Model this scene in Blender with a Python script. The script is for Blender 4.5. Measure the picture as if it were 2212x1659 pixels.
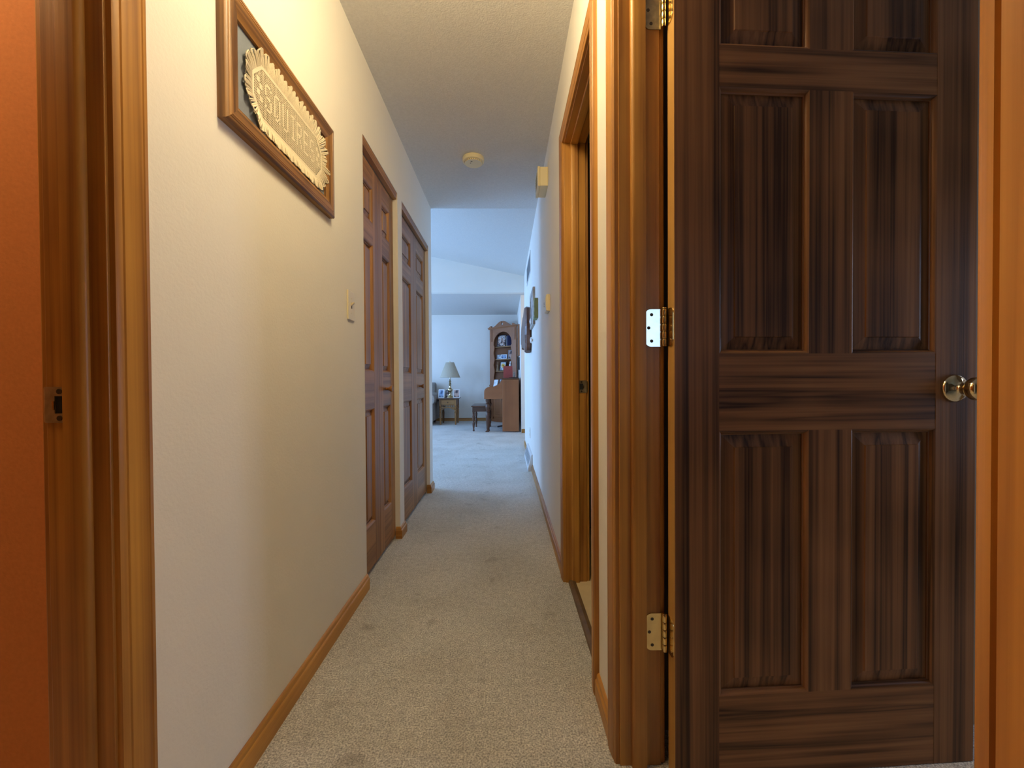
import bpy, bmesh, math, random
from mathutils import Vector, Matrix
R = math.radians
random.seed(7)
for _o in list(bpy.data.objects):
    bpy.data.objects.remove(_o)
SC = bpy.context.scene
COL = SC.collection

# ------------------------------------------------------------------ camera
F_PX, W_PX = 890.0, 2212.0
cam_data = bpy.data.cameras.new('camera')
cam_data.sensor_width = 36.0
cam_data.lens = 36.0 * F_PX / W_PX
cam_data.clip_start = 0.02
cam = bpy.data.objects.new('camera', cam_data)
COL.objects.link(cam)
CAM_Z = 0.955
cam.matrix_world = (Matrix.Translation((0, 0, CAM_Z)) @ Matrix.Rotation(-14.0 / F_PX, 4, 'Z')
                    @ Matrix.Rotation(R(90) - 10.5 / F_PX, 4, 'X') @ Matrix.Rotation(-0.006, 4, 'Z'))
SC.camera = cam

# ------------------------------------------------------------------ world, lights, exposure
world = bpy.data.worlds.new('sky')
SC.world = world
world.use_nodes = True
world.node_tree.nodes['Background'].inputs[0].default_value = (0.45, 0.66, 1.0, 1)
world.node_tree.nodes['Background'].inputs[1].default_value = 0.6
SC.view_settings.view_transform = 'Standard'
SC.view_settings.look = 'None'
SC.view_settings.exposure = 1.3
SC.view_settings.gamma = 1.0
SC.view_settings.use_curve_mapping = False
SC.cycles.max_bounces = 14
SC.cycles.diffuse_bounces = 10
SC.cycles.glossy_bounces = 4
SC.cycles.sample_clamp_indirect = 4.0
SC.cycles.caustics_reflective = False
SC.cycles.caustics_refractive = False


def area(name, loc, rot, sx, sy, power, color, spread=180):
    l = bpy.data.lights.new(name, 'AREA')
    l.shape = 'RECTANGLE'
    l.size, l.size_y = sx, sy
    l.energy = power
    l.color = color
    l.spread = R(spread)
    o = bpy.data.objects.new(name, l)
    o.location = loc
    o.rotation_euler = rot
    COL.objects.link(o)
    return o


DAY = (0.28, 0.52, 1.0)
# daylight standing in the living-room windows (left of the frame) and in the windows, one of them added, of the room on the right
area('daylight', (-3.97, 7.7, 1.30), (0, R(-90), 0), 1.6, 2.6, 38, DAY)
area('daylight', (-3.97, 4.8, 1.45), (0, R(-90), 0), 1.4, 1.4, 42, DAY)
area('daylight', (1.72, -2.57, 1.45), (R(90), 0, 0), 1.0, 1.1, 1.3, (0.62, 0.85, 1.0))
area('daylight', (2.67, 0.76, 1.10), (0, R(90), 0), 1.2, 0.36, 6.0, (0.70, 0.76, 1.0))  # daylight of the added side window, gives the left wall its lilac tint


# ------------------------------------------------------------------ materials
MATS = {}


def new_mat(name):
    m = bpy.data.materials.new(name)
    m.use_nodes = True
    nt = m.node_tree
    return m, nt, nt.nodes, nt.links, nt.nodes['Principled BSDF']


def plain(name, col, rough=0.5, metal=0.0, noise=0.0, nscale=30.0, bump=0.0, bscale=200.0, emit=None, spec=0.5):
    if name in MATS:
        return MATS[name]
    m, nt, N, L, p = new_mat(name)
    p.inputs['Base Color'].default_value = (*col, 1)
    p.inputs['Roughness'].default_value = rough
    p.inputs['Metallic'].default_value = metal
    p.inputs['Specular IOR Level'].default_value = spec
    tc = N.new('ShaderNodeTexCoord')
    if noise > 0:
        n = N.new('ShaderNodeTexNoise')
        n.inputs['Scale'].default_value = nscale
        n.inputs['Detail'].default_value = 4
        L.new(tc.outputs['Object'], n.inputs['Vector'])
        r = N.new('ShaderNodeValToRGB')
        r.color_ramp.elements[0].position = 0.3
        r.color_ramp.elements[1].position = 0.7
        r.color_ramp.elements[0].color = (*[c * (1 - noise) for c in col], 1)
        r.color_ramp.elements[1].color = (*[min(1, c * (1 + noise)) for c in col], 1)
        L.new(n.outputs['Fac'], r.inputs['Fac'])
        L.new(r.outputs['Color'], p.inputs['Base Color'])
    if bump > 0:
        n2 = N.new('ShaderNodeTexNoise')
        n2.inputs['Scale'].default_value = bscale
        n2.inputs['Detail'].default_value = 3
        L.new(tc.outputs['Object'], n2.inputs['Vector'])
        b = N.new('ShaderNodeBump')
        b.inputs['Strength'].default_value = bump
        b.inputs['Distance'].default_value = 0.004
        L.new(n2.outputs['Fac'], b.inputs['Height'])
        L.new(b.outputs['Normal'], p.inputs['Normal'])
    if emit:
        p.inputs['Emission Color'].default_value = (*emit[0], 1)
        p.inputs['Emission Strength'].default_value = emit[1]
    MATS[name] = m
    return m


def wood(name, light, dark, axis, rough=0.34, rings=7.0, rscale=5.0, fiber=0.45, stretch=0.045, knots=True, coat=0.0, spec=0.5):
    """stained pine: growth-ring figure stretched along one axis, fine fibres and a few knots"""
    key = name + '_' + 'xyz'[axis]
    if key in MATS:
        return MATS[key]
    m, nt, N, L, p = new_mat(key)
    tc = N.new('ShaderNodeTexCoord')
    oi = N.new('ShaderNodeObjectInfo')
    mul = N.new('ShaderNodeMath'); mul.operation = 'MULTIPLY'; mul.inputs[1].default_value = 23.0
    L.new(oi.outputs['Random'], mul.inputs[0])
    add = N.new('ShaderNodeVectorMath'); add.operation = 'ADD'
    L.new(tc.outputs['Object'], add.inputs[0])
    L.new(mul.outputs[0], add.inputs[1])

    def mapped(s):
        mp = N.new('ShaderNodeMapping')
        sc = [1.0, 1.0, 1.0]
        sc[axis] = s
        mp.inputs['Scale'].default_value = sc
        L.new(add.outputs[0], mp.inputs['Vector'])
        return mp
    a = mapped(stretch)
    n1 = N.new('ShaderNodeTexNoise')
    n1.inputs['Scale'].default_value = rscale
    n1.inputs['Detail'].default_value = 2.5
    n1.inputs['Distortion'].default_value = 0.3
    L.new(a.outputs[0], n1.inputs['Vector'])
    m1 = N.new('ShaderNodeMath'); m1.operation = 'MULTIPLY'; m1.inputs[1].default_value = rings
    L.new(n1.outputs['Fac'], m1.inputs[0])
    pp = N.new('ShaderNodeMath'); pp.operation = 'PINGPONG'; pp.inputs[1].default_value = 1.0
    L.new(m1.outputs[0], pp.inputs[0])
    pw = N.new('ShaderNodeMath'); pw.operation = 'POWER'; pw.inputs[1].default_value = 1.6
    L.new(pp.outputs[0], pw.inputs[0])
    b = mapped(0.012)
    n2 = N.new('ShaderNodeTexNoise')
    n2.inputs['Scale'].default_value = 170
    n2.inputs['Detail'].default_value = 3
    L.new(b.outputs[0], n2.inputs['Vector'])
    n3 = N.new('ShaderNodeTexNoise')
    n3.inputs['Scale'].default_value = 3.0
    n3.inputs['Detail'].default_value = 2
    L.new(add.outputs[0], n3.inputs['Vector'])

    def madd(x, k, y):
        q = N.new('ShaderNodeMath'); q.operation = 'MULTIPLY_ADD'
        L.new(x, q.inputs[0]); q.inputs[1].default_value = k
        if isinstance(y, float):
            q.inputs[2].default_value = y
        else:
            L.new(y, q.inputs[2])
        return q.outputs[0]
    v = madd(pw.outputs[0], 0.42, -0.30)
    v = madd(n2.outputs['Fac'], fiber, v)
    v = madd(n3.outputs['Fac'], 0.55, v)
    rp = N.new('ShaderNodeValToRGB')
    rp.color_ramp.elements[0].position = 0.05
    rp.color_ramp.elements[0].color = (*light, 1)
    rp.color_ramp.elements[1].position = 0.72
    rp.color_ramp.elements[1].color = (*dark, 1)
    L.new(v, rp.inputs['Fac'])
    L.new(rp.outputs['Color'], p.inputs['Base Color'])
    p.inputs['Roughness'].default_value = rough
    p.inputs['Specular IOR Level'].default_value = spec
    if coat:
        p.inputs['Coat Weight'].default_value = coat
        p.inputs['Coat Roughness'].default_value = 0.12
    bp = N.new('ShaderNodeBump')
    bp.inputs['Strength'].default_value = 0.12
    bp.inputs['Distance'].default_value = 0.002
    L.new(n2.outputs['Fac'], bp.inputs['Height'])
    L.new(bp.outputs['Normal'], p.inputs['Normal'])
    MATS[key] = m
    return m


def carpet():
    m, nt, N, L, p = new_mat('carpet')
    tc = N.new('ShaderNodeTexCoord')

    def noise(s, d=3, dist=0.0):
        n = N.new('ShaderNodeTexNoise')
        n.inputs['Scale'].default_value = s
        n.inputs['Detail'].default_value = d
        n.inputs['Distortion'].default_value = dist
        L.new(tc.outputs['Object'], n.inputs['Vector'])
        return n.outputs['Fac']

    def ramp(f, p0, c0, p1, c1):
        r = N.new('ShaderNodeValToRGB')
        r.color_ramp.elements[0].position = p0
        r.color_ramp.elements[0].color = (*c0, 1)
        r.color_ramp.elements[1].position = p1
        r.color_ramp.elements[1].color = (*c1, 1)
        L.new(f, r.inputs['Fac'])
        return r.outputs['Color']

    def mult(a, b, fac=1.0):
        x = N.new('ShaderNodeMix'); x.data_type = 'RGBA'; x.blend_type = 'MULTIPLY'
        x.inputs['Factor'].default_value = fac
        L.new(a, x.inputs['A']); L.new(b, x.inputs['B'])
        return x.outputs['Result']
    base = ramp(noise(210, 3), 0.33, (0.37, 0.36, 0.335), 0.66, (0.96, 0.94, 0.87))
    wear = ramp(noise(2.6, 4, 0.6), 0.30, (0.84, 0.83, 0.81), 0.62, (1, 1, 1))
    spot = ramp(noise(9.0, 2, 0.4), 0.22, (0.70, 0.68, 0.66), 0.36, (1, 1, 1))
    mid = ramp(noise(45, 2), 0.3, (0.86, 0.86, 0.86), 0.7, (1.08, 1.08, 1.08))
    c = mult(mult(mult(base, wear), spot), mid)
    L.new(c, p.inputs['Base Color'])
    p.inputs['Roughness'].default_value = 1.0
    p.inputs['Specular IOR Level'].default_value = 0.05
    p.inputs['Sheen Weight'].default_value = 0.25
    b1 = N.new('ShaderNodeBump')
    b1.inputs['Strength'].default_value = 0.9
    b1.inputs['Distance'].default_value = 0.006
    L.new(noise(230, 3), b1.inputs['Height'])
    b2 = N.new('ShaderNodeBump')
    b2.inputs['Strength'].default_value = 0.35
    b2.inputs['Distance'].default_value = 0.02
    L.new(noise(22, 3), b2.inputs['Height'])
    L.new(b1.outputs['Normal'], b2.inputs['Normal'])
    L.new(b2.outputs['Normal'], p.inputs['Normal'])
    return m


def photo_mat(name, cols, scale=14.0):
    if name in MATS:
        return MATS[name]
    m, nt, N, L, p = new_mat(name)
    tc = N.new('ShaderNodeTexCoord')
    n = N.new('ShaderNodeTexNoise')
    n.inputs['Scale'].default_value = scale
    n.inputs['Detail'].default_value = 1.5
    L.new(tc.outputs['Object'], n.inputs['Vector'])
    r = N.new('ShaderNodeValToRGB')
    r.color_ramp.interpolation = 'EASE'
    el = r.color_ramp.elements
    el[0].position, el[1].position = 0.32, 0.70
    el[0].color, el[1].color = (*cols[0], 1), (*cols[-1], 1)
    for i, c in enumerate(cols[1:-1]):
        e = el.new(0.32 + 0.38 * (i + 1) / (len(cols) - 1))
        e.color = (*c, 1)
    L.new(n.outputs['Fac'], r.inputs['Fac'])
    L.new(r.outputs['Color'], p.inputs['Base Color'])
    p.inputs['Roughness'].default_value = 0.25
    MATS[name] = m
    return m


M_WALL = plain('wall_paint', (0.86, 0.83, 0.765), 0.75, noise=0.02, nscale=2.0, bump=0.16, bscale=140, spec=0.25)
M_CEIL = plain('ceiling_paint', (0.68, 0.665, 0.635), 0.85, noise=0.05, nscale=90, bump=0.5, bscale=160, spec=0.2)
M_ORANGE = plain('terracotta_paint', (0.55, 0.225, 0.08), 0.8, noise=0.05, nscale=120, bump=0.12, bscale=150, spec=0.2)
M_CARPET = carpet()
M_TILE = plain('cream_vinyl', (0.70, 0.58, 0.38), 0.4, noise=0.08, nscale=12)
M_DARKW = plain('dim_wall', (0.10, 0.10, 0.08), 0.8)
TL, TD = (0.62, 0.31, 0.065), (0.26, 0.10, 0.022)


def trim(a):
    return wood('amber_pine', TL, TD, a, 0.36, rings=6, rscale=13, stretch=0.022, spec=0.4)


def door_wood(a):
    return wood('dark_stained_pine', (0.36, 0.165, 0.064), (0.050, 0.021, 0.009), a, 0.36, rings=5, rscale=30, fiber=0.5, stretch=0.008 if a == 2 else 0.035, spec=0.22)


def closet_wood(a):
    return wood('brown_stained_pine', (0.46, 0.23, 0.090), (0.20, 0.088, 0.032), a, 0.42, rings=6, rscale=18, stretch=0.014, spec=0.3)


def oak(a):
    return wood('golden_oak', (0.50, 0.25, 0.07), (0.11, 0.045, 0.013), a, 0.40, rings=7, rscale=26, fiber=0.7, stretch=0.02)


def maple(a):
    return wood('maple_furniture', (0.34, 0.135, 0.052), (0.17, 0.06, 0.022), a, 0.4, rings=4, rscale=4, fiber=0.3)


def walnut(a):
    return wood('walnut_furniture', (0.13, 0.058, 0.032), (0.045, 0.02, 0.012), a, 0.3, rings=4, rscale=4)


M_BRASS = plain('worn_brass', (0.78, 0.60, 0.28), 0.22, 1.0, noise=0.12, nscale=40)
M_BRASS_D = plain('dull_brass', (0.46, 0.38, 0.24), 0.42, 0.85, noise=0.2, nscale=60)
M_BRASS_P = plain('polished_brass', (0.80, 0.66, 0.40), 0.10, 1.0)
M_SCREW = plain('screw_steel', (0.09, 0.075, 0.06), 0.4, 0.8)
M_BLACK = plain('black_hole', (0.008, 0.008, 0.008), 0.8)
M_IVORY = plain('ivory_plastic', (0.80, 0.71, 0.49), 0.35)
M_CREAM = plain('cream_plastic', (0.86, 0.76, 0.48), 0.4)
M_WHITE = plain('white_plastic', (0.80, 0.79, 0.76), 0.4)
M_WHITE_METAL = plain('white_enamel', (0.72, 0.72, 0.72), 0.4)
M_MAT = plain('blue_grey_mat', (0.20, 0.23, 0.28), 0.8, noise=0.04, nscale=200)
M_LACE = plain('ecru_cotton', (0.82, 0.73, 0.55), 0.9, noise=0.08, nscale=300, bump=0.4, bscale=900)


# ------------------------------------------------------------------ mesh helpers
class MB:
    def __init__(self):
        self.v, self.f = [], []

    def add(self, vs, fs):
        b = len(self.v)
        self.v += [tuple(p) for p in vs]
        self.f += [tuple(i + b for i in q) for q in fs]
        return self

    def box(self, x0, x1, y0, y1, z0, z1):
        vs = [(x, y, z) for z in (z0, z1) for y in (y0, y1) for x in (x0, x1)]
        return self.add(vs, [(0, 2, 3, 1), (4, 5, 7, 6), (0, 1, 5, 4), (2, 6, 7, 3), (0, 4, 6, 2), (1, 3, 7, 5)])

    def prism(self, pts, a0, a1, axis):
        """polygon extruded along an axis; pts are the other two coordinates in order"""
        def mk(p, a):
            q = list(p)
            q.insert(axis, a)
            return tuple(q)
        n = len(pts)
        vs = [mk(p, a0) for p in pts] + [mk(p, a1) for p in pts]
        fs = [tuple(range(n)), tuple(range(2 * n - 1, n - 1, -1))]
        fs += [(i, (i + 1) % n, n + (i + 1) % n, n + i) for i in range(n)]
        return self.add(vs, fs)

    def strips(self, rings, closed=True, caps=True):
        """loft between rings of equal length"""
        n = len(rings[0])
        b = len(self.v)
        for r in rings:
            self.v += [tuple(p) for p in r]
        m = n if closed else n - 1
        for k in range(len(rings) - 1):
            for i in range(m):
                j = (i + 1) % n
                self.f.append((b + k * n + i, b + k * n + j, b + (k + 1) * n + j, b + (k + 1) * n + i))
        if caps and closed:
            self.f.append(tuple(b + i for i in range(n)))
            self.f.append(tuple(b + (len(rings) - 1) * n + i for i in reversed(range(n))))
        return self

    def lathe(self, prof, c=(0, 0, 0), seg=24, axis=2):
        """prof: list of (radius, height) revolved about an axis through c"""
        rings = []
        for r, h in prof:
            ring = []
            for i in range(seg):
                a = 2 * math.pi * i / seg
                q = [r * math.cos(a), r * math.sin(a)]
                q.insert(axis, h)
                ring.append((c[0] + q[0], c[1] + q[1], c[2] + q[2]))
            rings.append(ring)
        return self.strips(rings)

    def tube(self, pts, r, seg=8):
        rings = []
        pts = [Vector(p) for p in pts]
        for i, p in enumerate(pts):
            d = (pts[min(i + 1, len(pts) - 1)] - pts[max(i - 1, 0)]).normalized()
            u = d.orthogonal().normalized()
            w = d.cross(u)
            rings.append([tuple(p + u * r * math.cos(2 * math.pi * k / seg) + w * r * math.sin(2 * math.pi * k / seg)) for k in range(seg)])
        return self.strips(rings)

    def build(self, name, mat, parent=None, smooth=False, bevel=0.0, bseg=2, label=None):
        me = bpy.data.meshes.new(name)
        me.from_pydata(self.v, [], self.f)
        bm = bmesh.new()
        bm.from_mesh(me)
        bmesh.ops.recalc_face_normals(bm, faces=bm.faces)
        bm.to_mesh(me)
        bm.free()
        me.materials.append(mat)
        o = bpy.data.objects.new(name, me)
        COL.objects.link(o)
        if parent is not None:
            o.parent = parent
        if bevel > 0:
            md = o.modifiers.new('bevel', 'BEVEL')
            md.width = bevel
            md.segments = bseg
            md.limit_method = 'ANGLE'
            md.angle_limit = R(40)
        if smooth:
            for p in me.polygons:
                p.use_smooth = True
            try:
                me.set_sharp_from_angle(angle=R(40))
            except Exception:
                pass
        if label:
            o['label'] = label
        return o


def tag(o, label, cat, group=None, kind=None):
    o['label'] = label
    o['category'] = cat
    if group:
        o['group'] = group
    if kind:
        o['kind'] = kind
    return o


def empty(name, loc=(0, 0, 0), rz=0.0, rx=0.0):
    o = bpy.data.objects.new(name, None)
    o.empty_display_size = 0.05
    o.location = loc
    o.rotation_euler = (rx, 0, rz)
    COL.objects.link(o)
    return o


def copy_tree(o, parent=None):
    c = o.copy()
    COL.objects.link(c)
    c.parent = parent
    for ch in o.children:
        copy_tree(ch, c)
    return c


# ------------------------------------------------------------------ plan
XL, XR = -0.64, 0.277          # hall wall faces
WT = 0.10                      # wall thickness
HC = 2.44                      # hall ceiling
Y_HALL = 3.605                 # hall ends, living room begins
Y_HEAD = 5.95                  # dropped header across the living room
Y_STRIP = 7.30                 # end of the side passage
Y_FAR = 9.50
X_LIV = -3.80
LD = (-0.095, 0.675)           # left doorway, between jamb faces
RD1 = (0.235, 1.000)           # right doorway with the dark door
RD2 = (1.291, 1.915)           # second right doorway
DZ = 2.045                     # head of the door openings
C1 = (1.886, 2.487)            # closet openings
C2 = (2.589, 3.473)
CZ = 2.07
JT = 0.018                     # jamb thickness


def struct(mb, name, mat, label, cat, **k):
    return tag(mb.build(name, mat, **k), label, cat, kind='structure')


# floor
struct(MB().box(-4.0, XR + 0.03, -1.6, 9.7, -0.12, 0).box(XR + 0.03, 2.9, -2.7, 1.12, -0.12, 0).box(XR + 0.03, 1.6, 2.7, 9.7, -0.12, 0),
       'floor', M_CARPET, 'worn grey beige carpet running down the hall into the living room', 'floor')
struct(MB().box(XR + 0.03, 2.5, 1.12, 2.7, -0.12, 0.004), 'floor', M_TILE, 'cream hard floor behind the second doorway on the right', 'floor')
# ceilings
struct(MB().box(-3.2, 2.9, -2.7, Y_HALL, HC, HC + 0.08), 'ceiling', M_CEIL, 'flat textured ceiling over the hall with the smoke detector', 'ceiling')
sl = 0.21
xr_, xm_, xl_ = XR + WT, -1.8, X_LIV - WT
zr_, zm_ = HC - sl * WT, HC + sl * (XR - xm_)
zl_ = zm_ - sl * (xm_ - xl_)
struct(MB().prism([(xr_, zr_), (xm_, zm_), (xl_, zl_), (xl_, zl_ + 0.1), (xm_, zm_ + 0.1), (xr_, zr_ + 0.1)], Y_HALL - 0.1, Y_HEAD + 0.1, 1),
       'ceiling', M_CEIL, 'sloping vaulted ceiling of the living room past the hall', 'ceiling')
struct(MB().box(X_LIV - WT, 1.6, Y_HEAD + 0.1, Y_FAR + 0.1, HC, HC + 0.08).box(XR + WT, 1.6, Y_HEAD - 0.1, Y_HEAD + 0.1, HC, HC + 0.08),
       'ceiling', M_CEIL, 'flat lower ceiling above the piano and lamp', 'ceiling')
# left wall
w = MB()
x0, x1 = XL - WT, XL
w.box(x0, x1, -0.20, LD[0] - JT, 0, HC)
w.box(x0, x1, LD[0] - JT, LD[1] + JT, DZ + JT, HC)
w.box(x0, x1, LD[1] + JT, C1[0], 0, HC)
w.box(x0, x1, C1[0], C1[1], CZ, HC)
w.box(x0, x1, C1[1], C2[0], 0, HC)
w.box(x0, x1, C2[0], C2[1], CZ, HC)
w.box(x0, x1, C2[1], Y_HALL, 0, HC)
struct(w, 'wall_left', M_WALL, 'cream left hall wall with light switch, framed lace and two closet openings', 'wall')
# right wall
w = MB()
x0, x1 = XR, XR + WT
w.box(x0, x1, -0.20, RD1[0] - JT, 0, HC)
w.box(x0, x1, RD1[0] - JT, RD1[1] + JT, DZ + JT, HC)
w.box(x0, x1, RD1[1] + JT, RD2[0] - JT, 0, HC)
w.box(x0, x1, RD2[0] - JT, RD2[1] + JT, DZ + JT, HC)
w.box(x0, x1, RD2[1] + JT, Y_HEAD, 0, HC + 0.1)
struct(w, 'wall_right', M_WALL, 'long cream right hall wall carrying thermostat, pictures and doorways', 'wall')
struct(MB().box(XR, XR + WT, Y_STRIP, Y_FAR + 0.1, 0, HC).box(XR + WT, 1.6, Y_STRIP, Y_STRIP + 0.1, 0, HC), 'wall_right', M_WALL,
       'short wall beside the piano with a narrow cream end', 'wall')
struct(MB().box(XR + WT, 1.6, Y_HEAD - 0.1, Y_HEAD, 0, HC).box(1.5, 1.6, Y_HEAD, Y_STRIP, 0, HC), 'wall_passage', M_WALL,
       'wall closing the side passage right of the living room', 'wall')
# living room shell
struct(MB().box(X_LIV - WT, XR, Y_FAR, Y_FAR + 0.1, 0, HC), 'wall_far', M_WALL, 'pale far living room wall behind lamp and corner cabinet', 'wall')
w = MB()
wa, wb = (6.4, 9.0, 0.5, 2.1), (4.1, 5.5, 0.75, 2.15)
x0, x1 = X_LIV - WT, X_LIV
w.box(x0, x1, Y_HALL - 0.1, wb[0], 0, 2.6).box(x0, x1, wb[1], wa[0], 0, 2.6).box(x0, x1, wa[1], Y_FAR + 0.1, 0, 2.6)
for q in (wa, wb):
    w.box(x0, x1, q[0], q[1], 0, q[2]).box(x0, x1, q[0], q[1], q[3], 2.6)
struct(w, 'wall_window', M_WALL, 'living room wall with two windows, left of the view', 'wall')
struct(MB().box(X_LIV - WT, XL - WT, Y_HALL - 0.1, Y_HALL, 0, 3.1).box(XL - WT, XR + WT, Y_HALL - 0.1, Y_HALL, HC + 0.08, 3.1), 'wall_near', M_WALL,
       'living room wall around the hall mouth, facing away', 'wall')
struct(MB().box(X_LIV, XR, Y_HEAD, Y_HEAD + 0.1, 2.205, 3.0), 'wall_header', M_WALL, 'dropped header wall across the living room under the vault', 'wall')
# rooms beside the hall
struct(MB().box(-3.2, XL - WT, 0.86, 0.96, 0, HC).box(-3.2, -3.1, -1.5, 0.86, 0, HC), 'wall_left_room', M_ORANGE,
       'terracotta orange wall seen through the left doorway', 'wall')
struct(MB().box(-3.2, XR + WT, -1.6, -1.5, 0, HC).box(XL - WT, XL, -1.5, -0.20, 0, HC).box(XR, XR + WT, -1.5, -0.20, 0, HC), 'wall_back', plain('dark_low_bounce_wall', (0.10, 0.075, 0.05), 0.8), 'unseen wall behind the viewer, coloured dark brown to cut bounce light', 'wall')  # dark colour stands in for an unlit room and cuts bounce
w = MB()
w.box(XR + WT, 2.9, 1.10, 1.18, 0, HC)
wc, wd = (1.22, 2.22, 0.9, 2.0), (0.58, 0.94, 0.5, 1.7)
w.box(XR + WT, wc[0], -2.6, -2.5, 0, HC).box(wc[1], 2.7, -2.6, -2.5, 0, HC).box(wc[0], wc[1], -2.6, -2.5, 0, wc[2]).box(wc[0], wc[1], -2.6, -2.5, wc[3], HC)
w.box(2.6, 2.7, -2.5, wd[0], 0, HC).box(2.6, 2.7, wd[1], 1.1, 0, HC).box(2.6, 2.7, wd[0], wd[1], 0, wd[2]).box(2.6, 2.7, wd[0], wd[1], wd[3], HC)
w.box(XR, XR + WT, -2.6, -1.5, 0, HC)
struct(w, 'wall_right_room', plain('tan_low_bounce', (0.34, 0.26, 0.18), 0.8), 'walls of the room behind the dark open door', 'wall')  # tan kept dark so these unseen walls bounce less onto the jamb
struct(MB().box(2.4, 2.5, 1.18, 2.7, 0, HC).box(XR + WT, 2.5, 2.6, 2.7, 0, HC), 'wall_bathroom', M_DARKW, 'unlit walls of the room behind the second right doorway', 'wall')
# back sides of the closets
struct(MB().box(-1.45, -1.35, 1.72, Y_HALL - 0.1, 0, HC).box(-1.35, XL - WT, C1[1] + 0.02, C2[0] - 0.02, 0, HC), 'wall_closet', M_WALL,
       'inner walls of the two hall closets behind their doors', 'wall')


def window(n, axis, pos, q, label):
    """painted frame with muntins in a wall opening; q = (a0, a1, z0, z1)"""
    a0, a1, z0, z1 = q
    root = empty('window_%d' % n)
    tag(root, label, 'window', kind='structure')

    def bar(name, b0, b1, c0, c1, d0=-0.045, d1=0.045):
        if axis == 0:
            MB().box(pos + d0, pos + d1, b0, b1, c0, c1).build(name, M_WHITE_METAL, root)
        else:
            MB().box(b0, b1, pos + d0, pos + d1, c0, c1).build(name, M_WHITE_METAL, root)
    t = 0.04
    bar('window_frame', a0, a0 + t, z0, z1); bar('window_frame', a1 - t, a1, z0, z1)
    bar('window_frame', a0 + t, a1 - t, z0, z0 + t); bar('window_frame', a0 + t, a1 - t, z1 - t, z1)
    nb = 2 if a1 - a0 > 2 else 1
    for k in range(1, nb + 1):
        c = a0 + (a1 - a0) * k / (nb + 1)
        bar('muntin', c - 0.02, c + 0.02, z0 + t, z1 - t, -0.02, 0.02)


window(1, 0, X_LIV - 0.05, wa, 'wide white living room window lighting the carpet, left of the view')
window(2, 0, X_LIV - 0.05, wb, 'smaller white living room window near the hall mouth, left of the view')
window(3, 1, -2.55, wc, 'white window in the back wall of the room behind the dark door')
window(4, 0, 2.65, wd, 'added narrow window behind the dark door, tinting the left hall wall')  # unseen window added and shaped to light the lower left wall


# ------------------------------------------------------------------ door frames
# casing profile: (distance from the inner edge, height off the wall)
CAS = [(0, 0), (0, 0.009), (0.004, 0.0115), (0.010, 0.0125), (0.0115, 0.0105), (0.0135, 0.0130), (0.030, 0.0152),
       (0.047, 0.0162), (0.0485, 0.0142), (0.0505, 0.0162), (0.058, 0.0150), (0.060, 0.0125), (0.060, 0)]


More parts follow.
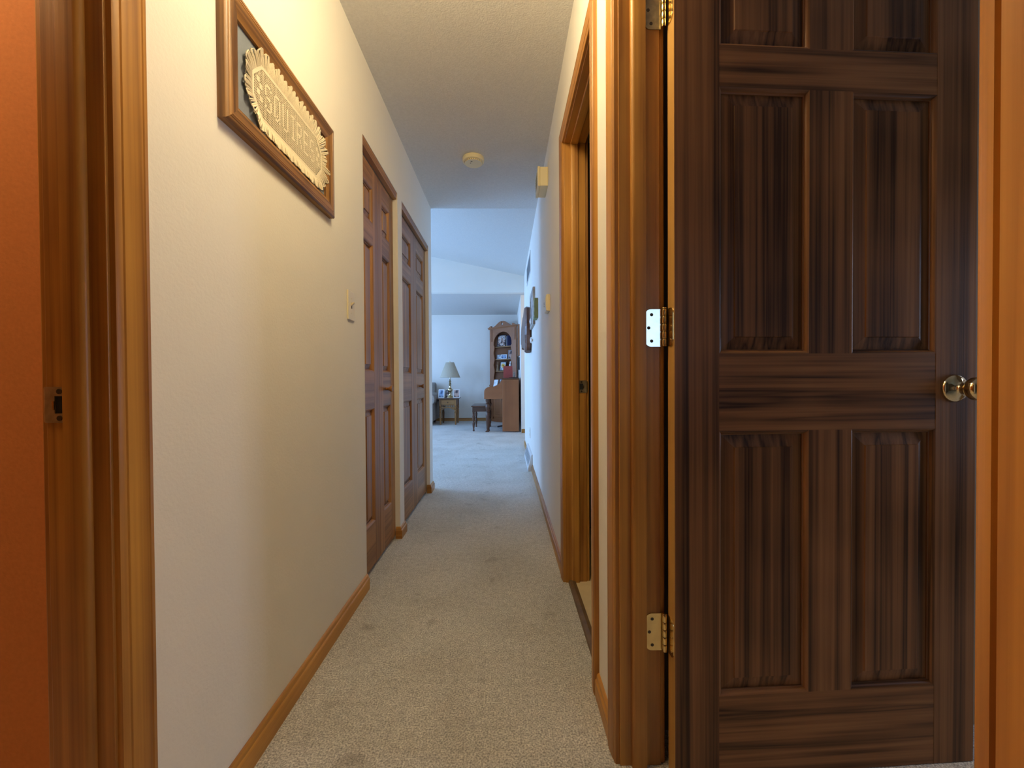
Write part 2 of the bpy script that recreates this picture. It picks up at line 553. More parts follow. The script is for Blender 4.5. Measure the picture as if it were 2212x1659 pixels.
def frame(n, xw, sgn, y0, y1, ztop, strike, label):
    """jambs, stops and mitred casing of a doorway in a wall whose hall face is x = xw; sgn points into the hall"""
    root = empty('trim_%d' % n)
    tag(root, label, 'door frame', kind='structure')
    inn = -sgn                     # towards the room
    xa, xb = xw, xw + inn * WT

    def bx(mb, xs, ys, z0, z1):
        return mb.box(min(xs), max(xs), min(ys), max(ys), z0, z1)
    bx(MB(), (xa, xb), (y1, y1 + JT), 0, ztop + JT).build('jamb', trim(2), root, bevel=0.0015)
    bx(MB(), (xa, xb), (y0 - JT, y0), 0, ztop + JT).build('jamb', trim(2), root, bevel=0.0015)
    bx(MB(), (xa, xb), (y0, y1), ztop, ztop + JT).build('head_jamb', trim(1), root, bevel=0.0015)
    # stop: rounded front edge on the hall side, door rebate 37 mm
    s0, s1 = xb - inn * 0.037, xb - inn * 0.072

    def stop(ys, d, z0, z1):
        pr = [(s0, ys), (s0, ys + d * 0.011)]
        for k in range(5):
            a = k / 4 * math.pi / 2
            pr.append((s1 + inn * (0.009 - 0.009 * math.sin(a)), ys + d * (0.002 + 0.009 * math.cos(a))))
        pr.append((s1, ys))
        return MB().prism(pr, z0, z1, 2)
    stop(y1, -1, 0, ztop).build('door_stop', trim(2), root, smooth=True)
    stop(y0, 1, 0, ztop).build('door_stop', trim(2), root, smooth=True)
    bx(MB(), (s0, s1), (y0 + 0.011, y1 - 0.011), ztop - 0.011, ztop).build('door_stop', trim(1), root, bevel=0.003)
    rv = 0.005
    # casing legs and head on the hall side
    for yi, d in ((y1 + rv, 1), (y0 - rv, -1)):
        r0 = [(xw + sgn * h, yi + d * t, 0.0) for t, h in CAS]
        r1 = [(xw + sgn * h, yi + d * t, ztop + rv + t) for t, h in CAS]
        MB().strips([r0, r1]).build('casing', trim(2), root, smooth=True)
    r0 = [(xw + sgn * h, y0 - rv - t, ztop + rv + t) for t, h in CAS]
    r1 = [(xw + sgn * h, y1 + rv + t, ztop + rv + t) for t, h in CAS]
    MB().strips([r0, r1]).build('casing', trim(1), root, smooth=True)
    # plain casing on the room side
    for yi, d in ((y1 + rv, 1), (y0 - rv, -1)):
        bx(MB(), (xb, xb + inn * 0.013), (yi, yi + d * 0.055), 0, ztop + 0.06).build('casing', trim(2), root, bevel=0.003)
    if strike:
        # strike plate in the rebate of the far jamb, its lip curled round the jamb edge
        sp = MB()
        zc, hh = 0.918, 0.029
        xs0 = xb - inn * 0.036
        hx0, hx1 = xs0 + inn * 0.005, xs0 + inn * 0.021
        yo = y1 - 0.0016
        for (qa, qb, za, zb) in ((xs0, xb, 0.014, hh), (xs0, xb, -hh, -0.014), (xs0, hx0, -0.014, 0.014), (hx1, xb, -0.014, 0.014)):
            bx(sp, (qa, qb), (yo, y1 + 0.0004), zc + za, zc + zb)
        lip = []
        for k in range(6):
            e, q = 0.0075 * k / 5, (k / 5) ** 2
            zz = hh * (1 - 0.30 * (k / 5) ** 1.5)
            lip.append([(xb + inn * e, yo + 0.006 * q, zc - zz), (xb + inn * e, yo + 0.006 * q, zc + zz),
                        (xb + inn * e, yo + 0.006 * q + 0.0016, zc + zz), (xb + inn * e, yo + 0.006 * q + 0.0016, zc - zz)])
        sp.strips(lip)
        s = sp.build('strike_plate', M_BRASS_D, root, label='dull brass strike plate')
        bx(MB(), (hx0, hx1), (y1 - 0.0004, y1 + 0.0004), zc - 0.014, zc + 0.014).build('latch_hole', M_BLACK, s)
        MB().box(min(hx1, hx1 + inn * 0.003), max(hx1, hx1 + inn * 0.003), yo - 0.0012, yo, zc - 0.008, zc + 0.006).build('latch_tongue', M_BRASS, s)
        for zz in (-0.0215, 0.0215):
            MB().lathe([(0.0001, -0.0012), (0.0042, -0.0012), (0.0045, 0.001)], ((hx0 + hx1) / 2, yo, zc + zz), 14, 1).build('screw', M_SCREW, s)
    return root


frame(1, XL, 1, LD[0], LD[1], DZ, True, 'amber pine door frame with strike plate around the left doorway')
frame(2, XR, -1, RD1[0], RD1[1], DZ, False, 'amber pine door frame holding the hinges of the dark door')
frame(3, XR, -1, RD2[0], RD2[1], DZ, True, 'amber pine door frame of the second doorway on the right')
struct(MB().prism([(XR + 0.012, 0.0), (XR + 0.016, 0.011), (XR + 0.030, 0.014), (XR + 0.044, 0.011), (XR + 0.048, 0.0)], RD2[0], RD2[1], 1), 'trim_4',
       plain('dark_threshold', (0.16, 0.10, 0.05), 0.5, noise=0.2), 'brown threshold strip where carpet meets the hard floor', 'threshold')


# ------------------------------------------------------------------ panelled doors
def panel_leaf(root, W, cols, rows, z0, z1, T, woodf, dp=1.0):
    """stiles, rails, mullions, mouldings and raised panels; front face at local y = 0, facing -y"""
    us = [0.0] + [u for c in cols for u in c] + [W]
    MB().box(0, cols[0][0], 0, T, z0, z1).build('stile', woodf(2), root)
    MB().box(cols[-1][1], W, 0, T, z0, z1).build('stile', woodf(2), root)
    zs = [z0] + [z for r in rows for z in r] + [z1]
    for k in range(0, len(zs), 2):
        MB().box(cols[0][0], cols[-1][1], 0.0004, T, zs[k], zs[k + 1]).build('rail', woodf(0), root)
    for (a, b) in rows:
        for c in range(len(cols) - 1):
            MB().box(cols[c][1], cols[c + 1][0], 0.0004, T, a, b).build('mullion', woodf(2), root)
        for (u0, u1) in cols:
            # ovolo sticking round the panel
            prof = [(0, 0.0), (0.002, 0.0005), (0.0045, 0.0022), (0.0065, 0.005), (0.0075, 0.0085), (0.010, 0.0095), (0.010, 0.014)]
            prof = [(t * dp, h * dp) for t, h in prof]
            for name, axis, e in (('moulding', 2, 0), ('moulding', 2, 1), ('moulding', 0, 2), ('moulding', 0, 3)):
                if e < 2:
                    ue, d = ((u0, 1), (u1, -1))[e]
                    r0 = [(ue + d * t, h, a + t) for t, h in prof] + [(ue, 0.014 * dp, a)]
                    r1 = [(ue + d * t, h, b - t) for t, h in prof] + [(ue, 0.014 * dp, b)]
                else:
                    ze, d = ((a, 1), (b, -1))[e - 2]
                    r0 = [(u0 + t, h, ze + d * t) for t, h in prof] + [(u0, 0.014 * dp, ze)]
                    r1 = [(u1 - t, h, ze + d * t) for t, h in prof] + [(u1, 0.014 * dp, ze)]
                MB().strips([r0, r1]).build(name, woodf(axis), root, smooth=True)
            i0 = 0.009 * dp

            def rect(ins, y):
                return [(u0 + ins, y, a + ins), (u1 - ins, y, a + ins), (u1 - ins, y, b - ins), (u0 + ins, y, b - ins)]
            wb_ = min(0.030, (u1 - u0) * 0.16)
            MB().strips([rect(i0, T - 0.006), rect(i0, 0.0125 * dp), rect(i0 + wb_, 0.0065 * dp), rect(i0 + wb_ + 0.0015, 0.0035 * dp)]).build('panel', woodf(2), root)


ROWS = [(0.197, 0.829), (1.012, 1.636), (1.733, 1.915)]
d1 = empty('door_1', (0.3965, 0.958, 0), R(2.6))
tag(d1, 'dark brown six panel door standing open on the right', 'door', kind='structure')
panel_leaf(d1, 0.757, [(0.107, 0.329), (0.436, 0.653)], ROWS, 0.002, 2.03, 0.035, door_wood)
# paler strip on the hinge-side edge of the door
MB().box(-0.0012, 0.0, 0.0006, 0.0344, 0.002, 2.03).build('hinge_edge', wood('pale_edge_pine', (0.72, 0.44, 0.13), (0.50, 0.26, 0.07), 2, 0.4, rings=3), d1,
                                                          label='pale yellow pine edge')
kb = MB().lathe([(0.0335, 0.0), (0.0335, -0.003), (0.031, -0.006), (0.024, -0.011), (0.016, -0.014), (0.0125, -0.018), (0.0115, -0.026), (0.013, -0.030),
                 (0.021, -0.034), (0.0268, -0.042), (0.0275, -0.050), (0.025, -0.058), (0.017, -0.064), (0.0005, -0.066)], (0.701, 0.0, 0.926), 36, 1)
kb.build('door_knob', M_BRASS_P, d1, smooth=True, label='polished brass door knob')

# hinges: jamb leaf, door leaf, five-knuckle barrel, screws
PIN = (0.3845, 0.9925)


def hinge(zc, m1, lab):
    h = empty('hinge', (0, 0, 0))
    h.parent = d1
    h.matrix_parent_inverse = (Matrix.Translation(d1.location) @ Matrix.Rotation(R(2.6), 4, 'Z')).inverted()
    h['label'] = lab
    hh, rr = 0.0455, 0.014
    xa, xb = 0.3405, 0.3790

    def leafpts(lo, hi):
        pts = [(hi, -hh), (hi, hh)]
        for cz, a0 in ((hh - rr, 90), (-(hh - rr), 180)):
            for k in range(7):
                a = R(a0 + 15 * k)
                pts.append((lo + rr + rr * math.cos(a), cz + rr * math.sin(a)))
        return pts
    MB().prism([(x, zc + z) for x, z in leafpts(xa, xb)], RD1[1] - 0.0022, RD1[1] + 0.0005, 1).build('jamb_leaf', m1, h)
    # leaf let into the door edge
    dxe = 0.3951
    pts = []
    for y, z in leafpts(0.0, 0.028):
        pts.append((0.989 - y, zc + z))
    MB().prism([(0.989 - 0.028 + (0.989 - p[0]), p[1]) for p in pts], dxe - 0.0022, dxe + 0.0005, 0).build('door_leaf', M_BRASS, h)
    for k in range(5):
        za = zc - hh + k * (2 * hh / 5) + 0.0006
        MB().lathe([(0.0052, za), (0.0056, za + 0.0008), (0.0056, za + 2 * hh / 5 - 0.0020), (0.0052, za + 2 * hh / 5 - 0.0012)], (PIN[0], PIN[1], 0), 18).build('knuckle', M_BRASS, h, smooth=True)
    MB().lathe([(0.0048, zc + hh), (0.0062, zc + hh + 0.001), (0.0056, zc + hh + 0.003), (0.001, zc + hh + 0.0042)], (PIN[0], PIN[1], 0), 18).build('hinge_pin', M_BRASS, h, smooth=True)
    for dx, dz in ((0.0155, 0.032), (0.0085, 0.0), (0.0155, -0.032)):
        MB().lathe([(0.0001, -0.0029), (0.0015, -0.0026), (0.0036, -0.0030), (0.0042, -0.0020)], (xa + dx, RD1[1], zc + dz), 14, 1).build('screw', M_SCREW, h)
        MB().lathe([(0.0001, -0.0029), (0.0034, -0.0027), (0.0038, -0.0020)], (dxe, 0.974, zc + dz), 12, 0).build('screw', M_BRASS_P, h)


hinge(1.0775, plain('daylight_glint_metal', (0.80, 0.78, 0.70), 0.16, 1.0, noise=0.06, nscale=60), 'middle hinge with a shiny leaf on the jamb')  # paler metal on this leaf carries the daylight it reflects
hinge(0.333, M_BRASS, 'lower brass hinge')
hinge(1.842, M_BRASS_D, 'upper brass hinge')


# ------------------------------------------------------------------ closet bifold doors
CROWS = [(0.235, 0.815), (0.995, 1.640), (1.745, 1.925)]
XD = -0.668


def closet(n, y0, y1, label):
    root = empty('door_%d' % n, (0, 0, 0))
    tag(root, label, 'closet door', kind='structure')
    ym = (y0 + y1) / 2
    for k, (a, b) in enumerate(((y0 + 0.006, ym - 0.0015), (ym + 0.0015, y1 - 0.006))):
        leaf = empty('bifold_leaf', (XD, a, 0), R(90))
        leaf.parent = root
        Wd = b - a
        st = min(0.085, Wd * 0.25)
        panel_leaf(leaf, Wd, [(st, Wd - st)], CROWS, 0.022, 2.022, 0.034, closet_wood, 1.5)
        if k == 1:
            MB().lathe([(0.008, 0.0), (0.0075, -0.008), (0.009, -0.016), (0.016, -0.027), (0.0175, -0.032), (0.015, -0.037), (0.0005, -0.039)],
                       (st * 0.5 + Wd * 0.30, 0, 0.905), 20, 1).build('closet_knob', closet_wood(0), leaf, smooth=True, label='dark turned wooden knob')
    # wooden fascia hiding the track
    MB().prism([(XL - 0.006, 2.034), (XL - 0.003, CZ), (XL - 0.028, CZ), (XL - 0.028, 2.030)], y0, y1, 1).build('track_fascia', closet_wood(1), root)


closet(2, C1[0], C1[1], 'narrow brown bifold closet door nearest the light switch')
closet(3, C2[0], C2[1], 'wider brown bifold closet door at the end of the hall')

# ------------------------------------------------------------------ baseboards
BB = [(0, 0), (0.0135, 0), (0.0135, 0.046), (0.0120, 0.050), (0.0085, 0.0525), (0.0080, 0.060), (0.0055, 0.066), (0.0015, 0.069), (0, 0.069)]


def bb_y(name, xw, sgn, y0, y1, label, ends=True):
    r = [[(xw + sgn * t, y, h) for t, h in BB] for y in (y0, y1)]
    o = MB().strips(r).build(name, trim(1), smooth=True)
    return tag(o, label, 'baseboard', kind='structure')


def bb_x(name, yw, sgn, x0, x1, label):
    r = [[(x, yw + sgn * t, h) for t, h in BB] for x in (x0, x1)]
    o = MB().strips(r).build(name, trim(0), smooth=True)
    return tag(o, label, 'baseboard', kind='structure')


def wrap(name, ya, yb, label):
    """baseboard round the wall end between or after the closets, mitred at the corners"""
    root = empty(name)
    tag(root, label, 'baseboard', kind='structure')
    r = [[(XL + t, ya - t, h) for t, h in BB], [(XL + t, yb + t, h) for t, h in BB]]
    MB().strips(r).build('face_board', trim(1), root, smooth=True)
    r = [[(XD + 0.003, ya - t, h) for t, h in BB], [(XL + t, ya - t, h) for t, h in BB]]
    MB().strips(r).build('return_board', trim(0), root, smooth=True)


bb_y('baseboard_left', XL, 1, LD[1] + 0.065, C1[0], 'long pine baseboard along the left hall wall')
wrap('baseboard_left', C1[1], C2[0], 'short pine baseboard between the two closets')
wrap('baseboard_left', C2[1], Y_HALL, 'short pine baseboard at the left hall corner')
bb_y('baseboard_right', XR, -1, RD1[1] + 0.065, RD2[0] - 0.065, 'short pine baseboard between the two right doorways')
bb_y('baseboard_right', XR, -1, RD2[1] + 0.065, 4.24, 'long pine baseboard along the right hall wall')
bb_y('baseboard_right', XR, -1, 5.06, Y_HEAD, 'pine baseboard on the right wall past the white register')
bb_x('baseboard_far', Y_FAR, -1, X_LIV, XR, 'pine baseboard along the far living room wall')
bb_x('baseboard_passage', Y_STRIP, -1, XR, 1.5, 'pine baseboard at the narrow cream wall end beside the piano')


# ------------------------------------------------------------------ hall ceiling lamp (above the frame)
hl = empty('ceiling_lamp', (-0.09, 0.91, HC))
tag(hl, 'warm frosted globe lamp hanging from the hall ceiling, above the view', 'lamp')
MB().lathe([(0.065, 0.0), (0.065, -0.012), (0.050, -0.020), (0.012, -0.024), (0.012, -0.066), (0.10, -0.070), (0.10, -0.084), (0.045, -0.090)], (0, 0, 0), 32).build('lamp_base', M_BRASS, hl, smooth=True)  # wide disc over the globe added to shade the ceiling
HALL_LAMP = 27.0
MB().lathe([(0.046, -0.090), (0.080, -0.100), (0.100, -0.125), (0.110, -0.16), (0.108, -0.19), (0.092, -0.225), (0.062, -0.248), (0.030, -0.259), (0.001, -0.261)], (0, 0, 0), 32).build(
    'glass_globe', plain('lit_glass', (0.9, 0.8, 0.6), 0.5, emit=((1.0, 0.79, 0.45), HALL_LAMP)), hl, smooth=True)


def bulb_lamp(name, loc, power, col, label, rad=0.08):
    root = empty(name, loc)
    tag(root, label, 'lamp')
    MB().lathe([(0.11, 0.0), (0.11, -0.015), (0.03, -0.02)], (0, 0, 0), 24).build('lamp_base', M_BRASS, root, smooth=True)
    A = math.pi * 4 * rad * rad
    MB().lathe([(rad, -0.022), (rad * 1.05, -0.04), (rad * 0.8, -0.075), (rad * 0.4, -0.09), (0.001, -0.094)], (0, 0, 0), 24).build(
        'glass_dome', plain(name + '_glass', (0.9, 0.8, 0.6), 0.5, emit=(col, power)), root, smooth=True)


bulb_lamp('added_room_lamp', (-1.55, 0.52, HC), 112.0, (1.0, 0.62, 0.28), 'added warm ceiling lamp brightening the terracotta wall, out of view')  # unseen lamp added to brighten the orange wall
bulb_lamp('added_passage_lamp', (0.85, 6.5, HC), 18.0, (1.0, 0.68, 0.30), 'added warm ceiling lamp tinting the passage wall end, out of view')  # unseen lamp added to warm the wall end beside the piano

# ------------------------------------------------------------------ smoke detector
sd = empty('smoke_detector', (-0.207, 2.79, HC))
tag(sd, 'round cream smoke detector on the hall ceiling', 'smoke detector')
MB().lathe([(0.072, 0.0), (0.073, -0.006), (0.072, -0.022), (0.069, -0.026), (0.060, -0.0275)], seg=48).build('base', M_CREAM, sd, smooth=True)
MB().lathe([(0.0595, -0.020), (0.0590, -0.0345), (0.0575, -0.0365), (0.001, -0.0375)], seg=48).build('cover', M_CREAM, sd, smooth=True)
for k in range(26):
    a = 2 * math.pi * k / 26
    c, s = math.cos(a), math.sin(a)
    t = 0.0024
    r0, r1 = 0.0585, 0.0600
    pts = [(r0 * c - t * s, r0 * s + t * c), (r0 * c + t * s, r0 * s - t * c), (r1 * c + t * s, r1 * s - t * c), (r1 * c - t * s, r1 * s + t * c)]
    MB().prism(pts, -0.0335, -0.0295, 2).build('vent_slot', plain('slot_brown', (0.12, 0.09, 0.04), 0.7), sd)
MB().box(-0.016, -0.004, -0.034, -0.028, -0.039, -0.0372).build('test_button', plain('button_grey', (0.25, 0.21, 0.14), 0.5), sd)
MB().lathe([(0.004, -0.037), (0.004, -0.0385), (0.0005, -0.0387)], (-0.018, -0.012, 0), 12).build('indicator', plain('button_grey', (0.25, 0.21, 0.14), 0.5), sd)

# ------------------------------------------------------------------ light switch
sw = empty('light_switch', (XL, 1.716, 1.262))
tag(sw, 'ivory toggle light switch on the left wall', 'switch')
MB().prism([(-0.036, -0.060), (0.036, -0.060), (0.036, 0.060), (-0.036, 0.060)], 0.0, 0.0065, 0).build('plate', M_IVORY, sw, bevel=0.003)
MB().box(0.0060, 0.0068, -0.0052, 0.0052, -0.012, 0.012).build('slot', plain('slot_brown', (0.12, 0.09, 0.04), 0.7), sw)
MB().prism([(0.006, -0.001), (0.0185, 0.010), (0.0185, 0.0165), (0.006, 0.010)], -0.0045, 0.0045, 1).build('toggle', M_IVORY, sw, bevel=0.001)
for z in (-0.030, 0.030):
    MB().lathe([(0.0035, 0.006), (0.0033, 0.0075), (0.0003, 0.0079)], (0, 0, z), 12, 0).build('screw', M_IVORY, sw)

# ------------------------------------------------------------------ framed lace
fr = empty('framed_lace', (XL, 0, 0))
tag(fr, 'oak framed crocheted lace doily on a blue grey mat, left wall', 'picture')
FY0, FY1, FZ0, FZ1 = 0.937, 1.522, 1.545, 1.862
FP = [(0, 0.0), (0, 0.018), (0.003, 0.021), (0.010, 0.022), (0.011, 0.0205), (0.0125, 0.022), (0.016, 0.0225), (0.017, 0.021), (0.0185, 0.0225),
      (0.036, 0.0215), (0.048, 0.0165), (0.054, 0.0135), (0.055, 0.0110), (0.055, 0.0)]


def mitred(prof, y0, y1, z0, z1):
    out = []
    for (a, b, kind) in ((0, 0, 'b'), (0, 0, 't'), (0, 0, 'l'), (0, 0, 'r')):
        if kind == 'b':
            r = [[(h, y0 + t, z0 + t) for t, h in prof], [(h, y1 - t, z0 + t) for t, h in prof]]
        elif kind == 't':
            r = [[(h, y0 + t, z1 - t) for t, h in prof], [(h, y1 - t, z1 - t) for t, h in prof]]
        elif kind == 'l':
            r = [[(h, y0 + t, z0 + t) for t, h in prof], [(h, y0 + t, z1 - t) for t, h in prof]]
        else:
            r = [[(h, y1 - t, z0 + t) for t, h in prof], [(h, y1 - t, z1 - t) for t, h in prof]]
        out.append((kind, r))
    return out


for kind, r in mitred(FP, FY0, FY1, FZ0, FZ1):
    MB().strips(r).build('frame_rail' if kind in 'bt' else 'frame_stile', oak(1 if kind in 'bt' else 2), fr, smooth=True)
MB().box(0.002, 0.006, FY0 + 0.052, FY1 - 0.052, FZ0 + 0.052, FZ1 - 0.052).build('mat_board', M_MAT, fr)

GL = {
    'S': ["01110", "10001", "10000", "10000", "10000", "01110", "00001", "00001", "00001", "10001", "01110"],
    'Q': ["01110", "10001", "10001", "10001", "10001", "10001", "10001", "10001", "10101", "10010", "01101"],
    'U': ["10001"] * 10 + ["01110"],
    'I': ["01110"] + ["00100"] * 9 + ["01110"],
    'R': ["11110", "10001", "10001", "10001", "10001", "11110", "10100", "10010", "10010", "10001", "10001"],
    'E': ["11111", "10000", "10000", "10000", "10000", "11110", "10000", "10000", "10000", "10000", "11111"],
}
NC, NR = 62, 20
cells = [[0] * NC for _ in range(NR)]
cx = 8
for ch in 'SQUIRES':
    g = GL[ch]
    for rr in range(11):
        for cc in range(5):
            if g[rr][cc] == '1':
                cells[15 - rr][cx + cc] = 1
    cx += 7 if ch != 'I' else 6
for bx_, bz_ in ((3, 13), (5, 11), (3, 8), (5, 6), (57, 13), (59, 11), (57, 8), (59, 6)):
    for i in range(2):
        for j in range(2):
            if 0 <= bx_ - 1 + i < NC:
                cells[bz_ + j][bx_ - 1 + i] = 1
LY0, LY1, LZ0, LZ1 = 1.060, 1.438, 1.642, 1.770
cw, chh = (LY1 - LY0) / NC, (LZ1 - LZ0) / NR
lace = MB()
xb0, xb1 = 0.0062, 0.0088


def in_field(c, r):
    # ends of the field are cut to blunt points
    d = min(c, NC - 1 - c)
    k = max(0, 6 - d)
    return k <= r <= NR - 1 - k


tw = 0.25
for r in range(NR):
    for c in range(NC):
        if not in_field(c, r):
            continue
        y, z = LY0 + c * cw, LZ0 + r * chh
        if cells[r][c]:
            lace.box(xb0, xb1, y, y + cw, z, z + chh)
        else:
            lace.box(xb0, xb1, y, y + cw * tw, z, z + chh)
            lace.box(xb0, xb1, y + cw * tw, y + cw, z, z + chh * tw)
doily = lace.build('lace_field', M_LACE, fr, label='ecru filet crochet field with solid block letters')
doily['kind'] = 'stuff'


# outline of the field and the ruffled shells around it
def outline(s):
    """closed path round the field, s in 0..1 -> (y, z, outward normal)"""
    e = 6
    P = [(LY0 + e * cw, LZ0), (LY1 - e * cw, LZ0), (LY1, LZ0 + e * chh), (LY1, LZ1 - e * chh), (LY1 - e * cw, LZ1), (LY0 + e * cw, LZ1),
         (LY0, LZ1 - e * chh), (LY0, LZ0 + e * chh)]
    n = len(P)
    Ls = [math.dist(P[i], P[(i + 1) % n]) for i in range(n)]
    t = s * sum(Ls)
    for i in range(n):
        if t <= Ls[i]:
            a, b = P[i], P[(i + 1) % n]
            k = t / Ls[i]
            d = ((b[0] - a[0]) / Ls[i], (b[1] - a[1]) / Ls[i])
            return (a[0] + d[0] * t, a[1] + d[1] * t), (d[1], -d[0])
        t -= Ls[i]
    return P[0], (0, -1)


bd = MB()
seg = 160
ra, rb = [], []
CYZ = ((LY0 + LY1) / 2, (LZ0 + LZ1) / 2)


def smooth_out(s):
    ny = nz = 0
    for d in (-0.03, -0.02, -0.01, 0, 0.01, 0.02, 0.03):
        _, n = outline((s + d) % 1.0)
        ny += n[0]; nz += n[1]
    q = math.hypot(ny, nz)
    return outline(s % 1.0)[0], (ny / q, nz / q)


rings = [[], [], [], []]
for i in range(seg):
    p, n = smooth_out(i / seg)
    for k, (off, x) in enumerate(((-0.001, xb0), (-0.001, xb1 + 0.0002), (0.009, xb1 + 0.0006), (0.009, xb0))):
        rings[k].append((x, p[0] + n[0] * off, p[1] + n[1] * off))
bd.strips(rings + [rings[0]], caps=False)
bd.build('lace_border', M_LACE, fr)
sh = MB()
NS = 42
for i in range(NS):
    s0 = i / NS
    tall = 0.036
    nd = 7
    base, tip = [], []
    for k in range(nd):
        f = k / (nd - 1)
        s = s0 + (f - 0.5) * 0.95 / NS
        p, n = smooth_out(s % 1.0)
        hgt = tall * (0.74 + 0.26 * math.sin(math.pi * f)) * (1.12 if abs(n[0]) > 0.7 else 1.0)
        lift = 0.0035 + 0.006 * math.sin(math.pi * f) * (0.6 + 0.4 * ((i * 7) % 3))
        base.append((p[0] + n[0] * 0.008, p[1] + n[1] * 0.008, n))
        tip.append((p[0] + n[0] * (0.008 + hgt), p[1] + n[1] * (0.008 + hgt), lift))
    # each shell: raised spokes with valleys between, closed by a thicker rim
    for k in range(nd):
        b0, t0 = Vector((xb0 + 0.002, base[k][0], base[k][1])), Vector((xb0 + 0.002 + tip[k][2], tip[k][0], tip[k][1]))
        m0 = (b0 + t0) / 2 + Vector((0.002, 0, 0))
        sh.tube([b0, m0, t0], 0.0020, 5)
    rim = [Vector((xb0 + 0.002 + tip[k][2], tip[k][0], tip[k][1])) for k in range(nd)]
    sh.tube([Vector((xb0 + 0.002, base[0][0], base[0][1]))] + rim + [Vector((xb0 + 0.002, base[-1][0], base[-1][1]))], 0.0019, 5)
    # thin web behind the spokes
    for k in range(nd - 1):
        q = [(xb0 + 0.0015, base[k][0], base[k][1]), (xb0 + 0.0015, base[k + 1][0], base[k + 1][1]),
             (xb0 + 0.001 + tip[k + 1][2] * 0.8, tip[k + 1][0], tip[k + 1][1]), (xb0 + 0.001 + tip[k][2] * 0.8, tip[k][0], tip[k][1])]
        if k % 2 == 0:
            sh.add(q, [(0, 1, 2, 3)])
sh_o = sh.build('lace_shells', M_LACE, fr, smooth=True, label='ruffled crochet shells round the edge')
sh_o['kind'] = 'stuff'

# ------------------------------------------------------------------ things on the right wall
ch = empty('door_chime', (XR, 2.71, 2.24))
tag(ch, 'boxy cream door chime high on the right wall', 'door chime')
MB().box(-0.050, 0, -0.088, 0.088, -0.060, 0.060).build('back_box', M_CREAM, ch, bevel=0.003)
MB().box(-0.066, -0.050, -0.091, 0.091, -0.063, 0.063).build('cover', M_CREAM, ch, bevel=0.004)
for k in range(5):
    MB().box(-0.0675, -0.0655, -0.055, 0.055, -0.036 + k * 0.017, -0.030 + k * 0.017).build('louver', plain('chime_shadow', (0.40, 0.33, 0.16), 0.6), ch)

th = empty('thermostat', (XR, 2.60, 1.426))
tag(th, 'slim ivory thermostat below the door chime, right wall', 'thermostat')
MB().box(-0.006, 0, -0.060, 0.060, -0.052, 0.052).build('back_plate', M_IVORY, th, bevel=0.002)
MB().prism([(-0.006, -0.0535), (-0.024, -0.049), (-0.0275, -0.02), (-0.028, 0.02), (-0.025, 0.046), (-0.018, 0.0535), (-0.006, 0.0535)], -0.062, 0.062, 1).build('cover', M_IVORY, th, bevel=0.004, bseg=3)
for zz in (0.012, 0.003, -0.010):
    MB().lathe([(0.0035, -0.027), (0.0035, -0.0295), (0.0003, -0.0298)], (0, 0.028, zz), 10, 0).build('button', plain('button_brown', (0.10, 0.06, 0.03), 0.5), th)

gp = empty('green_plaque', (XR, 3.53, 1.552))
tag(gp, 'small sage green block plaque on the right wall beside the framed picture', 'plaque')
MB().box(-0.032, 0, -0.075, 0.075, -0.084, 0.084).build('block', plain('sage_green', (0.22, 0.28, 0.13), 0.7, noise=0.12), gp, bevel=0.003)
MB().box(-0.0335, -0.0315, -0.06, 0.06, -0.068, 0.068).build('front_print', photo_mat('plaque_print', [(0.05, 0.06, 0.04), (0.55, 0.55, 0.48), (0.16, 0.2, 0.1)], 24), gp)

pf = empty('wall_picture', (XR, 4.01, 1.632))
tag(pf, 'grey framed picture on the right wall behind the green plaque', 'picture')
M_GREYF = wood('weathered_frame', (0.52, 0.49, 0.45), (0.24, 0.18, 0.13), 1, 0.6)
PFP = [(0, 0), (0, -0.021), (0.006, -0.024), (0.028, -0.022), (0.036, -0.013), (0.036, 0)]
for kind, r in mitred(PFP, -0.22, 0.22, -0.172, 0.172):
    MB().strips(r).build('frame_rail' if kind in 'bt' else 'frame_stile', M_GREYF, pf, smooth=True)
MB().box(-0.011, -0.002, -0.19, 0.19, -0.142, 0.142).build('print', photo_mat('faded_print', [(0.18, 0.22, 0.28), (0.5, 0.52, 0.55), (0.72, 0.72, 0.7)], 9), pf)

# live-edge wooden slab
random.seed(3)
slab_out = [(-0.60, 0.10), (-0.58, 0.20), (-0.50, 0.235), (-0.38, 0.23), (-0.27, 0.20), (-0.15, 0.185), (0.0, 0.19), (0.14, 0.16), (0.26, 0.155), (0.38, 0.12),
            (0.50, 0.06), (0.60, -0.02), (0.56, -0.09), (0.42, -0.12), (0.30, -0.17), (0.16, -0.165), (0.02, -0.19), (-0.14, -0.185), (-0.28, -0.22),
            (-0.42, -0.235), (-0.50, -0.26), (-0.565, -0.245), (-0.60, -0.18), (-0.57, -0.08), (-0.61, 0.0)]
ws = MB()
rr = []
for dx, sc in ((-0.004, 0.97), (-0.018, 1.0), (-0.052, 1.0), (-0.070, 0.95)):
    rr.append([(dx, y * sc + 0.012 * math.sin(9 * z + dx * 60), z * sc + 0.010 * math.sin(17 * y)) for y, z in slab_out])
ws.strips(rr)
so = ws.build('wood_slab', wood('walnut_slab', (0.20, 0.085, 0.045), (0.055, 0.022, 0.014), 1, 0.35, rings=8, rscale=8))
so.location = (XR, 4.90, 1.50)
tag(so, 'dark brown live edge wooden slab hung on the right wall', 'wall decoration')
